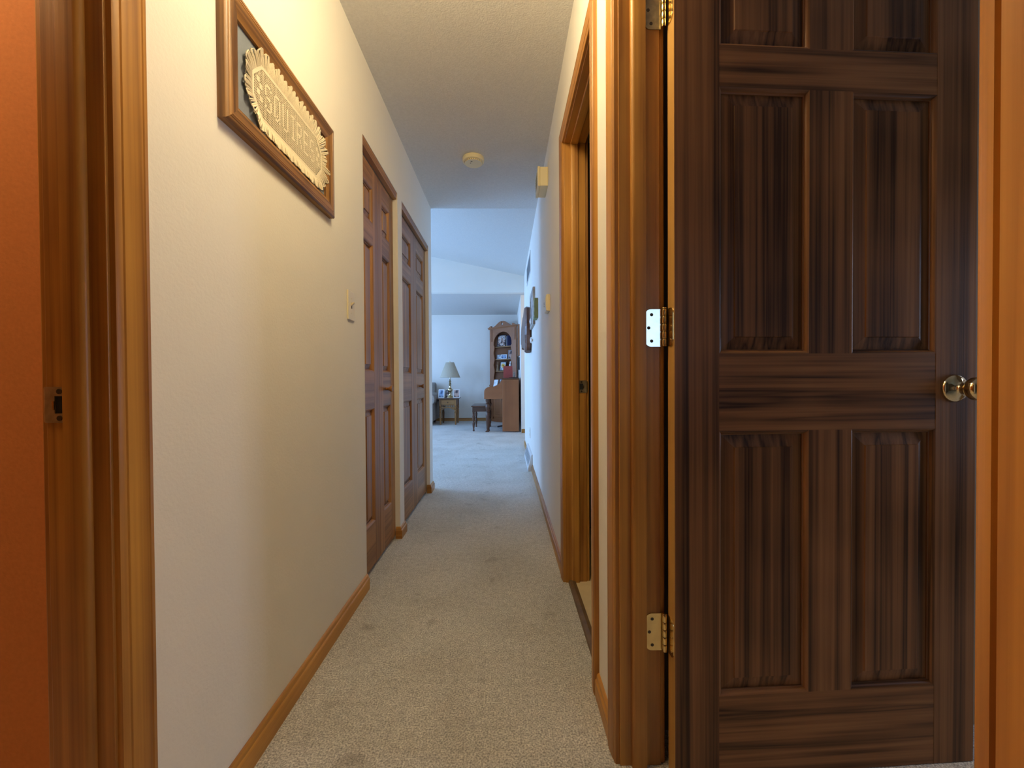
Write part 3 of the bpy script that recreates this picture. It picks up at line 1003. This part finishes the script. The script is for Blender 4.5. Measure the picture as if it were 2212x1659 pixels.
for k, (yy, zz, lb) in enumerate(((4.195, 1.540, 'upper small white oval coat peg beside the wooden slab'), (4.13, 1.345, 'lower small white oval coat peg under the grey picture'))):
    o = MB().lathe([(0.010, 0.0), (0.012, -0.006), (0.030, -0.012), (0.032, -0.018), (0.024, -0.026), (0.0005, -0.030)], (0, 0, 0), 20, 0).build('coat_peg', M_WHITE, smooth=True)
    o.location = (XR, yy, zz)
    tag(o, lb, 'coat peg')

vg = empty('return_vent', (XR, 4.775, 2.22))
tag(vg, 'white return air grille high on the right wall', 'vent')
MB().box(-0.003, 0, -0.335, 0.335, -0.095, 0.095).build('backing', plain('vent_dark', (0.42, 0.44, 0.46), 0.7), vg)
for a in (((-0.355, 0.355), (-0.115, -0.095)), ((-0.355, 0.355), (0.095, 0.115)), ((-0.355, -0.335), (-0.095, 0.095)), ((0.335, 0.355), (-0.095, 0.095))):
    MB().box(-0.006, 0, a[0][0], a[0][1], a[1][0], a[1][1]).build('vent_frame', M_WHITE_METAL, vg)
for k in range(11):
    z = -0.082 + k * 0.0164
    MB().prism([(-0.005, z - 0.004), (-0.0075, z - 0.006), (-0.001, z + 0.006), (-0.0005, z + 0.005)], -0.335, 0.335, 1).build('slat', M_WHITE_METAL, vg)

rg = empty('floor_register', (XR, 4.65, 0))
tag(rg, 'white baseboard heat register low on the right wall', 'register')
MB().prism([(0, 0.0), (-0.050, 0.0), (-0.050, 0.030), (-0.016, 0.165), (0, 0.172)], -0.40, 0.40, 1).build('housing', M_WHITE_METAL, rg, bevel=0.003)
for k in range(9):
    y = -0.33 + k * 0.082
    MB().prism([(-0.0485, 0.045), (-0.0445, 0.060), (-0.0225, 0.145), (-0.0275, 0.130)], y - 0.018, y + 0.018, 1).build('louver', plain('register_shadow', (0.34, 0.34, 0.34), 0.5), rg)

ol = empty('wall_outlet', (XR, 4.68, 0.345))
tag(ol, 'small white electrical outlet low on the right wall', 'outlet')
MB().box(-0.006, 0, -0.036, 0.036, -0.058, 0.058).build('plate', M_WHITE, ol, bevel=0.002)
for z in (-0.020, 0.020):
    MB().box(-0.0085, -0.0055, -0.017, 0.017, z - 0.014, z + 0.014).build('receptacle', M_IVORY, ol, bevel=0.002)


# ------------------------------------------------------------------ photo frames
def photo(loc, rz, wd, ht, fm, pm, label, tilt=12, border=0.016, group=None, name='photo_frame'):
    root = empty(name, loc, rz)
    tag(root, label, 'photo frame', group)
    ca, sa = math.cos(R(tilt)), math.sin(R(tilt))

    def T(p):           # lean back
        x, y, z = p
        return (x, y * ca + z * sa, -y * sa + z * ca)

    def q(x0, x1, y0, y1, z0, z1):
        m = MB().box(x0, x1, y0, y1, z0, z1)
        m.v = [T(p) for p in m.v]
        return m
    b = border
    q(-wd / 2, wd / 2, 0, 0.012, 0, b).build('frame_rail', fm, root)
    q(-wd / 2, wd / 2, 0, 0.012, ht - b, ht).build('frame_rail', fm, root)
    q(-wd / 2, -wd / 2 + b, 0, 0.012, b, ht - b).build('frame_stile', fm, root)
    q(wd / 2 - b, wd / 2, 0, 0.012, b, ht - b).build('frame_stile', fm, root)
    q(-wd / 2 + b, wd / 2 - b, 0.004, 0.010, b, ht - b).build('photo_print', pm, root)
    MB().add([(-0.015, ht * 0.55 * sa + 0.013, ht * 0.55), (0.015, ht * 0.55 * sa + 0.013, ht * 0.55), (0.02, ht * 0.55 * sa + ht * 0.28, 0.001), (-0.02, ht * 0.55 * sa + ht * 0.28, 0.001),
              (-0.015, ht * 0.55 * sa + 0.016, ht * 0.55), (0.015, ht * 0.55 * sa + 0.016, ht * 0.55), (0.02, ht * 0.55 * sa + ht * 0.28 + 0.004, 0.001), (-0.02, ht * 0.55 * sa + ht * 0.28 + 0.004, 0.001)],
             [(0, 1, 2, 3), (4, 7, 6, 5), (0, 4, 5, 1), (1, 5, 6, 2), (2, 6, 7, 3), (3, 7, 4, 0)]).build('easel_leg', fm, root)
    return root


P_PORTRAIT = photo_mat('portrait_print', [(0.03, 0.03, 0.05), (0.45, 0.30, 0.24), (0.75, 0.72, 0.70), (0.10, 0.10, 0.14)], 16)
P_BLUE = photo_mat('blue_print', [(0.05, 0.09, 0.18), (0.25, 0.38, 0.60), (0.55, 0.62, 0.75)], 14)
P_LIGHT = photo_mat('light_print', [(0.25, 0.30, 0.36), (0.62, 0.66, 0.70), (0.82, 0.82, 0.80)], 20)
P_FACE = photo_mat('face_print', [(0.04, 0.04, 0.06), (0.60, 0.42, 0.36), (0.45, 0.52, 0.70)], 12)
M_SILVER = plain('silver_frame', (0.75, 0.77, 0.80), 0.3, 0.3)
M_BLACKF = plain('black_frame', (0.018, 0.015, 0.018), 0.4)
M_GREYP = plain('pewter_frame', (0.30, 0.30, 0.32), 0.4, 0.4)

# ------------------------------------------------------------------ end table, lamp
ET = (-1.217, 8.67 + 0.235)
et = empty('end_table', (ET[0], ET[1], 0))
tag(et, 'pine end table with one drawer and turned legs under the lamp', 'table')
hw, hd = 0.182, 0.225
MB().box(-0.225, 0.225, -0.255, 0.255, 0.540, 0.562).build('table_top', walnut(0), et, bevel=0.006)
MB().box(-hw + 0.012, hw - 0.012, -hd + 0.012, hd, 0.408, 0.540).build('case', oak(0), et)
dr = MB().box(-hw + 0.045, hw - 0.045, -hd - 0.006, -hd + 0.012, 0.432, 0.520).build('drawer', oak(0), et, bevel=0.004)
MB().lathe([(0.007, 0.0), (0.006, -0.010), (0.013, -0.020), (0.010, -0.028), (0.0005, -0.030)], (0, -hd - 0.006, 0.474), 14, 1).build('knob', walnut(2), dr, smooth=True)
TLEG = [(0.016, 0.0), (0.019, 0.02), (0.023, 0.16), (0.026, 0.24), (0.020, 0.25), (0.028, 0.262), (0.020, 0.275), (0.027, 0.30), (0.019, 0.318), (0.030, 0.335), (0.022, 0.35),
        (0.030, 0.366), (0.022, 0.385), (0.028, 0.40), (0.028, 0.412)]
for sx in (-1, 1):
    for sy in (-1, 1):
        lg = MB().lathe(TLEG, (sx * (hw - 0.022), sy * (hd - 0.022), 0), 16)
        lg.build('leg', oak(2), et, smooth=True)
        MB().box(sx * (hw - 0.022) - 0.024, sx * (hw - 0.022) + 0.024, sy * (hd - 0.022) - 0.024, sy * (hd - 0.022) + 0.024, 0.405, 0.540).build('corner_post', oak(2), et)
# arched front apron with little spindles above it
ar = [(-hw + 0.04, 0.375), (hw - 0.04, 0.375)]
for k in range(9):
    f = k / 8
    ar.append((hw - 0.04 - f * (2 * hw - 0.08), 0.30 + 0.055 * math.sin(math.pi * f)))
MB().prism(ar, -hd + 0.012, -hd + 0.030, 1).build('apron', oak(0), et)
for k in range(5):
    xx = -0.10 + k * 0.05
    MB().lathe([(0.006, 0.372), (0.011, 0.382), (0.006, 0.392), (0.010, 0.402), (0.006, 0.410)], (xx, -hd + 0.021, 0), 10).build('spindle', oak(2), et, smooth=True)
for sx in (-1, 1):
    MB().box(sx * (hw - 0.03) - 0.008, sx * (hw - 0.03) + 0.008, -hd + 0.04, hd - 0.04, 0.31, 0.40).build('side_apron', oak(1), et)

lp = empty('table_lamp', (-1.190, 8.86, 0.562))
tag(lp, 'brass candlestick table lamp with pleated beige shade on the end table', 'lamp')
LB = [(0.078, 0.0), (0.080, 0.010), (0.070, 0.018), (0.058, 0.022), (0.062, 0.032), (0.050, 0.048), (0.034, 0.060), (0.030, 0.085), (0.034, 0.105), (0.030, 0.112),
      (0.036, 0.125), (0.046, 0.150), (0.054, 0.172), (0.050, 0.186), (0.034, 0.200), (0.026, 0.220), (0.020, 0.236), (0.018, 0.256), (0.022, 0.262), (0.016, 0.272),
      (0.026, 0.285), (0.030, 0.298), (0.018, 0.312), (0.014, 0.325), (0.024, 0.340), (0.027, 0.350), (0.018, 0.362), (0.010, 0.372), (0.008, 0.42), (0.008, 0.46)]
MB().lathe(LB, seg=28).build('lamp_base', M_BRASS_P, lp, smooth=True)
rings = []
for r0, z in ((0.215, 0.436), (0.0875, 0.757), (0.0855, 0.757), (0.212, 0.436)):
    rings.append([((r0 + 0.0022 * (-1) ** k) * math.cos(2 * math.pi * k / 120), (r0 + 0.0022 * (-1) ** k) * math.sin(2 * math.pi * k / 120), z) for k in range(120)])
M_SHADE = plain('pleated_linen', (0.52, 0.47, 0.37), 0.9)
MB().strips(rings + [rings[0]], caps=False).build('lamp_shade', M_SHADE, lp)
for r0, z in ((0.216, 0.440), (0.0885, 0.753)):
    MB().lathe([(r0 - 0.003, z - 0.006), (r0 + 0.003, z - 0.006), (r0 + 0.002, z + 0.006), (r0 - 0.004, z + 0.006)], seg=60).build('shade_trim', plain('linen_trim', (0.42, 0.38, 0.30), 0.9), lp)
MB().lathe([(0.004, 0.75), (0.010, 0.765), (0.006, 0.785), (0.0005, 0.79)], seg=12).build('finial', M_BRASS_P, lp, smooth=True)

photo((-1.372, 8.80, 0.563), R(-4), 0.125, 0.185, M_SILVER, P_BLUE, 'white framed photo left of the brass lamp', group='photos on the end table')
photo((-1.045, 8.79, 0.563), R(6), 0.135, 0.185, M_SILVER, P_FACE, 'white framed portrait photo right of the brass lamp', group='photos on the end table')
photo((-1.262, 8.98, 0.563), R(-8), 0.10, 0.16, M_BLACKF, P_PORTRAIT, 'small black framed photo behind the brass lamp', group='photos on the end table')

# ------------------------------------------------------------------ sofa
M_SOFA = plain('taupe_upholstery', (0.33, 0.30, 0.27), 0.95, noise=0.15, nscale=50, bump=0.3, bscale=300)
sf = empty('sofa', (-2.55, 8.93, 0))
tag(sf, 'taupe upholstered sofa with rolled arm beside the end table', 'sofa')


def rolled(mb, x, sgn):
    pr = [(x - sgn * 0.02, 0.09), (x + sgn * 0.20, 0.09), (x + sgn * 0.20, 0.42)]
    for k in range(11):
        a = R(-50 + 23 * k)
        pr.append((x + sgn * (0.12 + 0.125 * math.cos(a)), 0.545 + 0.125 * math.sin(a)))
    pr.append((x - sgn * 0.02, 0.42))
    return mb.prism(pr, -0.44, 0.40, 1)


rolled(MB(), 0.85, 1).build('arm', M_SOFA, sf, bevel=0.015)
rolled(MB(), -0.85, -1).build('arm', M_SOFA, sf, bevel=0.015)
MB().box(-0.86, 0.86, -0.40, 0.42, 0.09, 0.30).build('seat_base', M_SOFA, sf, bevel=0.02)
MB().prism([(0.12, 0.30), (0.46, 0.30), (0.50, 0.86), (0.44, 0.90), (0.32, 0.88)], -0.98, 0.98, 0).build('backrest', M_SOFA, sf, bevel=0.04, bseg=3)
for sx in (-0.43, 0.43):
    MB().box(sx - 0.42, sx + 0.42, -0.45, 0.20, 0.30, 0.46).build('seat_cushion', M_SOFA, sf, bevel=0.05, bseg=4)
    MB().prism([(0.05, 0.46), (0.24, 0.46), (0.36, 0.90), (0.18, 0.92)], sx - 0.42, sx + 0.42, 0).build('back_cushion', M_SOFA, sf, bevel=0.05, bseg=4)
for sx in (-0.95, 0.95):
    for sy in (-0.38, 0.36):
        MB().lathe([(0.020, 0.0), (0.032, 0.05), (0.034, 0.10)], (sx, sy, 0), 12).build('leg', walnut(2), sf, smooth=True)

# ------------------------------------------------------------------ piano
pn = empty('upright_piano', (0, 0, 0))
tag(pn, 'brown wooden spinet piano against the right wall', 'piano')
PY0, PY1 = 7.39, 8.68
for y0, y1 in ((PY0, PY0 + 0.035), (PY1 - 0.035, PY1)):
    MB().box(-0.060, 0.238, y0, y1, 0.015, 0.952).build('side_panel', maple(2), pn, bevel=0.004)
    arm = [(-0.060, 0.600), (-0.385, 0.600), (-0.385, 0.725), (-0.380, 0.755), (-0.365, 0.782), (-0.335, 0.806), (-0.300, 0.816), (-0.240, 0.822),
           (-0.190, 0.832), (-0.140, 0.855), (-0.100, 0.890), (-0.075, 0.925), (-0.060, 0.940)]
    MB().prism([(p[0], p[1]) for p in arm], y0 + 0.002, y1 + 0.008 if y0 == PY0 else y1 - 0.002, 1).build('key_cheek', maple(0), pn, bevel=0.003)
MB().box(-0.055, 0.235, PY0 + 0.035, PY1 - 0.035, 0.06, 0.952).build('case', maple(2), pn)
MB().box(-0.078, 0.245, PY0 - 0.012, PY1 + 0.012, 0.952, 0.976).build('lid', walnut(1), pn, bevel=0.006)
MB().box(-0.372, -0.055, PY0 + 0.043, PY1 - 0.036, 0.610, 0.665).build('key_bed', maple(1), pn)
MB().prism([(-0.16, 0.72), (-0.14, 0.72), (-0.062, 0.93), (-0.085, 0.93)], PY0 + 0.045, PY1 - 0.037, 1).build('fallboard', walnut(1), pn)
ky = MB()
nk = 52
for k in range(nk):
    a = PY0 + 0.06 + (PY1 - PY0 - 0.12) * k / nk
    ky.box(-0.345, -0.165, a + 0.0006, a + (PY1 - PY0 - 0.12) / nk - 0.0006, 0.667, 0.735)
ko = ky.build('white_keys', plain('ivory_keys', (0.78, 0.76, 0.70), 0.3), pn, label='row of white piano keys')
bk = MB()
for k in range(nk - 1):
    if k % 7 in (0, 2, 3, 5, 6):
        a = PY0 + 0.06 + (PY1 - PY0 - 0.12) * (k + 1) / nk
        bk.box(-0.275, -0.165, a - 0.006, a + 0.006, 0.735, 0.748)
bk.build('black_keys', M_BLACKF, pn, label='row of black piano keys')
PLEG = [(0.016, 0.030), (0.020, 0.06), (0.022, 0.12), (0.027, 0.22), (0.030, 0.30), (0.024, 0.345), (0.018, 0.360), (0.029, 0.375), (0.020, 0.392), (0.033, 0.43), (0.035, 0.47),
        (0.022, 0.505), (0.030, 0.520), (0.020, 0.535), (0.032, 0.56), (0.032, 0.602)]
for yy in (PY0 + 0.06, 8.36):
    lg = MB().lathe([(r_ * 1.2, h_) for r_, h_ in PLEG], (-0.325, yy, 0), 18).build('leg', walnut(2), pn, smooth=True)
    MB().prism([(-0.30, 0.0), (-0.365, 0.0), (-0.372, 0.010), (-0.355, 0.026), (-0.325, 0.036), (-0.300, 0.036)], yy - 0.014, yy + 0.014, 1).build('toe', walnut(0), lg, bevel=0.004)
for yy in (8.02, 8.12):
    MB().prism([(-0.055, 0.035), (-0.15, 0.020), (-0.165, 0.022), (-0.165, 0.034), (-0.15, 0.036), (-0.055, 0.048)], yy - 0.02, yy + 0.02, 1).build('pedal', M_BLACKF, pn)

def simple_book(name, loc, rz, dims, mat, label, cat='book', lean=0):
    root = empty(name, loc, rz, R(lean))
    tag(root, label, cat)
    w_, t_, h_ = dims
    MB().box(-w_ / 2, w_ / 2, -t_ / 2, -t_ / 2 + 0.002, 0, h_).build('cover', mat, root)
    MB().box(-w_ / 2, w_ / 2, t_ / 2 - 0.002, t_ / 2, 0, h_).build('cover', mat, root)
    MB().box(-w_ / 2 - 0.002, -w_ / 2, -t_ / 2, t_ / 2, 0, h_).build('spine', mat, root)
    MB().box(-w_ / 2, w_ / 2 - 0.003, -t_ / 2 + 0.002, t_ / 2 - 0.002, 0.003, h_ - 0.003).build('pages', plain('paper', (0.75, 0.72, 0.64), 0.8), root)
    return root


simple_book('red_book', (0.050, 7.92, 0.977), R(4), (0.172, 0.025, 0.232), plain('red_cover', (0.36, 0.055, 0.045), 0.5, noise=0.08), 'red book standing upright on the piano lid', lean=-8)
simple_book('song_book', (-0.215, 7.98, 0.751), R(-62), (0.15, 0.010, 0.20), P_LIGHT, 'white song book leaning at the piano keyboard', lean=-14)
# small dark runner and a pewter figurine on the lid
rn = MB()
for k in range(12):
    y = 7.50 + k * 0.032
    rn.prism([(0.06, 0.977), (0.225, 0.977), (0.225 + 0.006 * (-1) ** k, 0.986), (0.15, 0.990 + 0.006 * math.sin(k)), (0.06, 0.984)], y, y + 0.030, 1)
tag(rn.build('lace_runner', plain('dark_cloth', (0.06, 0.04, 0.03), 0.9)), 'dark crumpled runner lying on the piano lid', 'cloth')
fg = empty('figurine', (0.170, 7.98, 0.977))
tag(fg, 'small grey figurine on the piano lid beside the red book', 'figurine')
MB().lathe([(0.024, 0.0), (0.022, 0.012), (0.012, 0.02), (0.018, 0.05), (0.016, 0.075), (0.008, 0.088)], seg=16).build('body', plain('grey_ceramic', (0.35, 0.32, 0.28), 0.5), fg, smooth=True)
MB().lathe([(0.003, 0.086), (0.012, 0.092), (0.014, 0.104), (0.009, 0.116), (0.0005, 0.12)], seg=16).build('head', plain('grey_ceramic', (0.35, 0.32, 0.28), 0.5), fg, smooth=True)

# ------------------------------------------------------------------ piano bench
bn = empty('piano_bench', (-0.452, 7.93, 0))
tag(bn, 'dark wooden piano bench with slim turned legs', 'bench')
MB().box(-0.178, 0.178, -0.385, 0.385, 0.447, 0.470).build('seat', walnut(1), bn, bevel=0.005)
MB().box(-0.160, 0.160, -0.365, 0.365, 0.362, 0.447).build('apron', walnut(1), bn)
BLEG = [(0.010, 0.0), (0.016, 0.012), (0.012, 0.028), (0.010, 0.05), (0.015, 0.085), (0.019, 0.14), (0.016, 0.165), (0.010, 0.178), (0.019, 0.19), (0.011, 0.203), (0.017, 0.225),
        (0.020, 0.27), (0.014, 0.305), (0.020, 0.32), (0.012, 0.333), (0.020, 0.35), (0.020, 0.365)]
for sx in (-1, 1):
    for sy in (-1, 1):
        MB().lathe([(r_ * 1.25, h_) for r_, h_ in BLEG], (sx * 0.140, sy * 0.345, 0), 14).build('leg', walnut(2), bn, smooth=True)

# ------------------------------------------------------------------ corner cabinet
CA = math.atan2(-0.64, 0.595)
cc = empty('corner_cabinet', (-0.352, 9.365, 0), CA)
tag(cc, 'tall wooden corner cabinet with arched shelves and scrolled top', 'cabinet')
CWD, CD = 0.850, 0.385
Z_B, Z_T = 0.85, 2.00


def tri(mb, z0, z1, ins=0.0, y0=0.0):
    return mb.prism([(ins, y0), (CWD - ins, y0), (CWD / 2, CD - ins)], z0, z1, 2)


tri(MB(), 0.0, 0.07, 0.02, 0.02).build('plinth', maple(0), cc)
tri(MB(), 0.07, 0.80, 0.004, 0.022).build('lower_case', maple(2), cc)
MB().prism([(-0.01, -0.02), (CWD + 0.01, -0.02), (CWD - 0.005, 0.02), (CWD / 2, CD), (0.005, 0.02)], 0.80, 0.83, 2).build('waist_board', maple(0), cc, bevel=0.005)
for u0, u1 in ((0.10, 0.42), (0.43, 0.75)):
    dd = MB().box(u0, u1, 0.004, 0.022, 0.11, 0.77).build('cabinet_door', maple(2), cc, bevel=0.003)
    MB().strips([[(u0 + i, y, 0.11 + i), (u1 - i, y, 0.11 + i), (u1 - i, y, 0.77 - i), (u0 + i, y, 0.77 - i)] for i, y in ((0.055, 0.004), (0.062, -0.001), (0.085, -0.001), (0.090, 0.003))]).build('door_panel', maple(2), dd)
    uk = u1 - 0.03 if u0 < 0.3 else u0 + 0.03
    MB().lathe([(0.006, 0.004), (0.006, -0.010), (0.013, -0.018), (0.008, -0.026), (0.0005, -0.027)], (uk, 0, 0.50), 12, 1).build('knob', M_BRASS_D, dd, smooth=True)
for u0, u1 in ((0.0, 0.10), (0.75, CWD)):
    MB().box(u0, u1, 0.0, 0.022, 0.07, 0.80).build('lower_stile', maple(2), cc)
# arched face with scalloped inner edges
UL, UR = 0.135, CWD - 0.135
uc, rad = CWD / 2, (UR - UL) / 2
ZA = Z_T - rad * 0.88
shelves = [1.14, 1.40, 1.68]
knots_z = [Z_B] + shelves + [ZA + 0.02]
zsamp = [0.83 + (Z_T - 0.83) * k / 90 for k in range(91)]


def inner(z):
    if z < Z_B:
        return UL + 0.0
    if z >= ZA:
        f = (z - ZA) / (Z_T - ZA)
        return uc - rad * math.sqrt(max(0.0, 1 - f * f))
    for a, b in zip(knots_z[:-1], knots_z[1:]):
        if a <= z <= b:
            f = (z - a) / (b - a)
            return UL + 0.030 * (abs(math.cos(math.pi * f)) ** 1.6) - 0.006
    return UL


for sgn in (1, -1):
    rl = []
    for z in zsamp:
        e = min(inner(z), uc)
        p0, p1 = (0.0, e) if sgn == 1 else (CWD, CWD - e)
        rl.append([(p0, 0.0, z), (p1, 0.0, z), (p1, 0.022, z), (p0, 0.022, z)])
    MB().strips(rl).build('face_stile', maple(2), cc)
MB().box(0, CWD, 0.0, 0.022, Z_T, 2.075).build('frieze', maple(0), cc)
for u in (0.022, CWD - 0.082):
    MB().box(u, u + 0.060, -0.014, 0.0, 1.80, 2.060).build('pilaster_block', maple(2), cc, bevel=0.004)
for (u0, u1, back) in ((0.004, CWD / 2, 0), (CWD / 2, CWD - 0.004, 1)):
    if back == 0:
        pts = [(0.004, 0.022), (CWD / 2, CD), (CWD / 2, CD - 0.016), (0.026, 0.022)]
    else:
        pts = [(CWD - 0.004, 0.022), (CWD / 2, CD), (CWD / 2, CD - 0.016), (CWD - 0.026, 0.022)]
    MB().prism(pts, 0.83, 2.075, 2).build('back_panel', maple(2), cc)
for z in shelves:
    MB().prism([(0.035, 0.024), (CWD - 0.035, 0.024), (CWD / 2, CD - 0.020)], z - 0.018, z, 2).build('shelf', oak(0), cc)
MB().prism([(0.01, 0.022), (CWD - 0.01, 0.022), (CWD / 2, CD - 0.012)], 2.06, 2.075, 2).build('case_top', maple(0), cc)
# cornice and broken swan-neck pediment
cp = [(0.022, 2.075), (-0.006, 2.075), (-0.020, 2.092), (-0.034, 2.100), (-0.034, 2.112), (0.022, 2.112)]
MB().prism([(a, b) for a, b in cp], -0.030, CWD + 0.030, 0).build('cornice', maple(0), cc)
for sgn in (1, -1):
    top = []
    for k in range(15):
        f = k / 14
        u = 0.10 + f * (uc - 0.125)
        z = 2.115 + 0.115 * (3 * f * f - 2 * f ** 3)
        top.append((u, z))
    top += [(uc - 0.010, 2.222), (uc - 0.008, 2.200), (uc - 0.022, 2.182), (uc - 0.036, 2.176), (uc - 0.030, 2.150), (uc - 0.004, 2.140), (uc - 0.004, 2.112), (0.06, 2.112)]
    pts = top if sgn == 1 else [(CWD - u, z) for u, z in top]
    MB().prism(pts, -0.012, 0.012, 1).build('pediment_scroll', maple(0), cc)
    uf = 0.045 if sgn == 1 else CWD - 0.045
    MB().prism([(uf - 0.045, 2.112), (uf - 0.040, 2.122), (uf + 0.0, 2.140), (uf + 0.020, 2.152), (uf + 0.040, 2.145), (uf + 0.045, 2.112)] if sgn == 1 else
               [(uf - 0.045, 2.112), (uf - 0.040, 2.145), (uf - 0.020, 2.152), (uf, 2.140), (uf + 0.040, 2.122), (uf + 0.045, 2.112)], -0.030, 0.010, 1).build('corner_scroll', maple(0), cc)


def in_cab(u, v, z):
    c, s = math.cos(CA), math.sin(CA)
    return (cc.location.x + u * c - v * s, cc.location.y + u * s + v * c, z)


GC = 'photos in the corner cabinet'
photo(in_cab(0.300, 0.075, 1.681), CA + R(22), 0.215, 0.275, M_BLACKF, P_PORTRAIT, 'large dark framed portrait on the top cabinet shelf', group=GC)
simple_book('blue_book', in_cab(0.600, 0.085, 1.681), CA + R(62), (0.15, 0.028, 0.225), plain('navy_cover', (0.03, 0.04, 0.12), 0.5), 'navy book at the right of the top cabinet shelf')
simple_book('grey_book', in_cab(0.555, 0.100, 1.681), CA + R(62), (0.15, 0.020, 0.215), plain('grey_cover', (0.30, 0.32, 0.34), 0.5), 'grey book leaning beside the navy book on the top shelf')
photo(in_cab(0.235, 0.075, 1.401), CA + R(16), 0.145, 0.110, M_GREYP, P_LIGHT, 'small grey photo at the left of the second shelf', group=GC)
photo(in_cab(0.400, 0.055, 1.401), CA + R(16), 0.155, 0.105, M_SILVER, P_BLUE, 'small pale blue photo in the middle of the second shelf', group=GC)
photo(in_cab(0.615, 0.060, 1.401), CA + R(30), 0.120, 0.195, M_GREYP, P_FACE, 'tall pewter framed photo at the right of the second shelf', group=GC)
photo(in_cab(0.330, 0.085, 1.141), CA + R(18), 0.165, 0.215, M_BLACKF, P_LIGHT, 'black framed photo behind the yellow flower, third shelf', group=GC)
fl = empty('yellow_flower', in_cab(0.395, 0.046, 1.141), CA + R(25))
tag(fl, 'yellow artificial flower in front of the black framed photo', 'flower')
M_PETAL = plain('yellow_petal', (0.85, 0.55, 0.10), 0.6)
for k in range(6):
    a = k * math.pi / 3
    c, s = math.cos(a), math.sin(a)
    pts = []
    for t, wv in ((0.008, 0.004), (0.022, 0.016), (0.036, 0.018), (0.046, 0.006)):
        pts.append((t, wv))
    poly = [(t * c - q * s, 0.115 + t * s + q * c) for t, q in pts] + [(t * c + q * s, 0.115 + t * s - q * c) for t, q in reversed(pts)]
    MB().prism(poly, -0.004, 0.0, 1).build('petal', M_PETAL, fl)
MB().lathe([(0.012, 0.0), (0.011, -0.008), (0.0005, -0.012)], (0, -0.004, 0.115), 12, 1).build('flower_centre', plain('flower_eye', (0.14, 0.06, 0.01), 0.7), fl, smooth=True)
MB().tube([(0, 0.0, 0.112), (0.004, 0.006, 0.06), (0, 0.004, 0.008)], 0.003, 6).build('stem', plain('stem_green', (0.12, 0.16, 0.05), 0.7), fl)
MB().lathe([(0.022, 0.0), (0.024, 0.004), (0.014, 0.012), (0.004, 0.014)], (0, 0.004, 0), 14).build('foot', plain('stem_green', (0.12, 0.16, 0.05), 0.7), fl, smooth=True)
for nm, u, v, m, lb in (('white_figurine', 0.600, 0.070, plain('white_ceramic', (0.80, 0.80, 0.82), 0.3), 'white ceramic figurine at the right of the third shelf'),
                        ('brown_figurine', 0.200, 0.070, plain('brown_ceramic', (0.24, 0.13, 0.06), 0.5), 'brown figurine at the left of the third shelf')):
    f_ = empty(nm, in_cab(u, v, 1.141))
    tag(f_, lb, 'figurine')
    MB().lathe([(0.045, 0.0), (0.046, 0.008), (0.036, 0.05), (0.024, 0.09), (0.030, 0.12), (0.026, 0.145), (0.010, 0.160)], seg=18).build('body', m, f_, smooth=True)
    MB().lathe([(0.004, 0.156), (0.018, 0.165), (0.022, 0.182), (0.016, 0.200), (0.0005, 0.206)], (0.006, -0.006, 0), 16).build('head', m, f_, smooth=True)
photo(in_cab(0.270, 0.080, 0.831), CA + R(14), 0.100, 0.135, M_BLACKF, P_LIGHT, 'small black framed photo at the left of the bottom shelf', group=GC)
photo(in_cab(0.375, 0.060, 0.831), CA + R(30), 0.085, 0.115, M_BLACKF, P_BLUE, 'smallest black framed photo on the bottom shelf, beside the piano', group=GC)

# pictures on the short wall behind the piano
for (yc, zc, hw_, hh_, m, lb) in ((8.16, 1.71, 0.25, 0.30, maple(1), 'brown framed picture on the wall above the piano'),
                                  (8.16, 1.26, 0.20, 0.12, M_BLACKF, 'small black framed picture below the brown one above the piano')):
    pr_ = empty('piano_picture', (XR, yc, zc))
    tag(pr_, lb, 'picture')
    for kind, r in mitred([(0, 0), (0, -0.026), (0.012, -0.030), (0.034, -0.022), (0.036, 0)], -hw_, hw_, -hh_, hh_):
        MB().strips(r).build('frame_rail' if kind in 'bt' else 'frame_stile', m, pr_)
    MB().box(-0.014, -0.003, -hw_ + 0.03, hw_ - 0.03, -hh_ + 0.03, hh_ - 0.03).build('print', P_PORTRAIT, pr_)
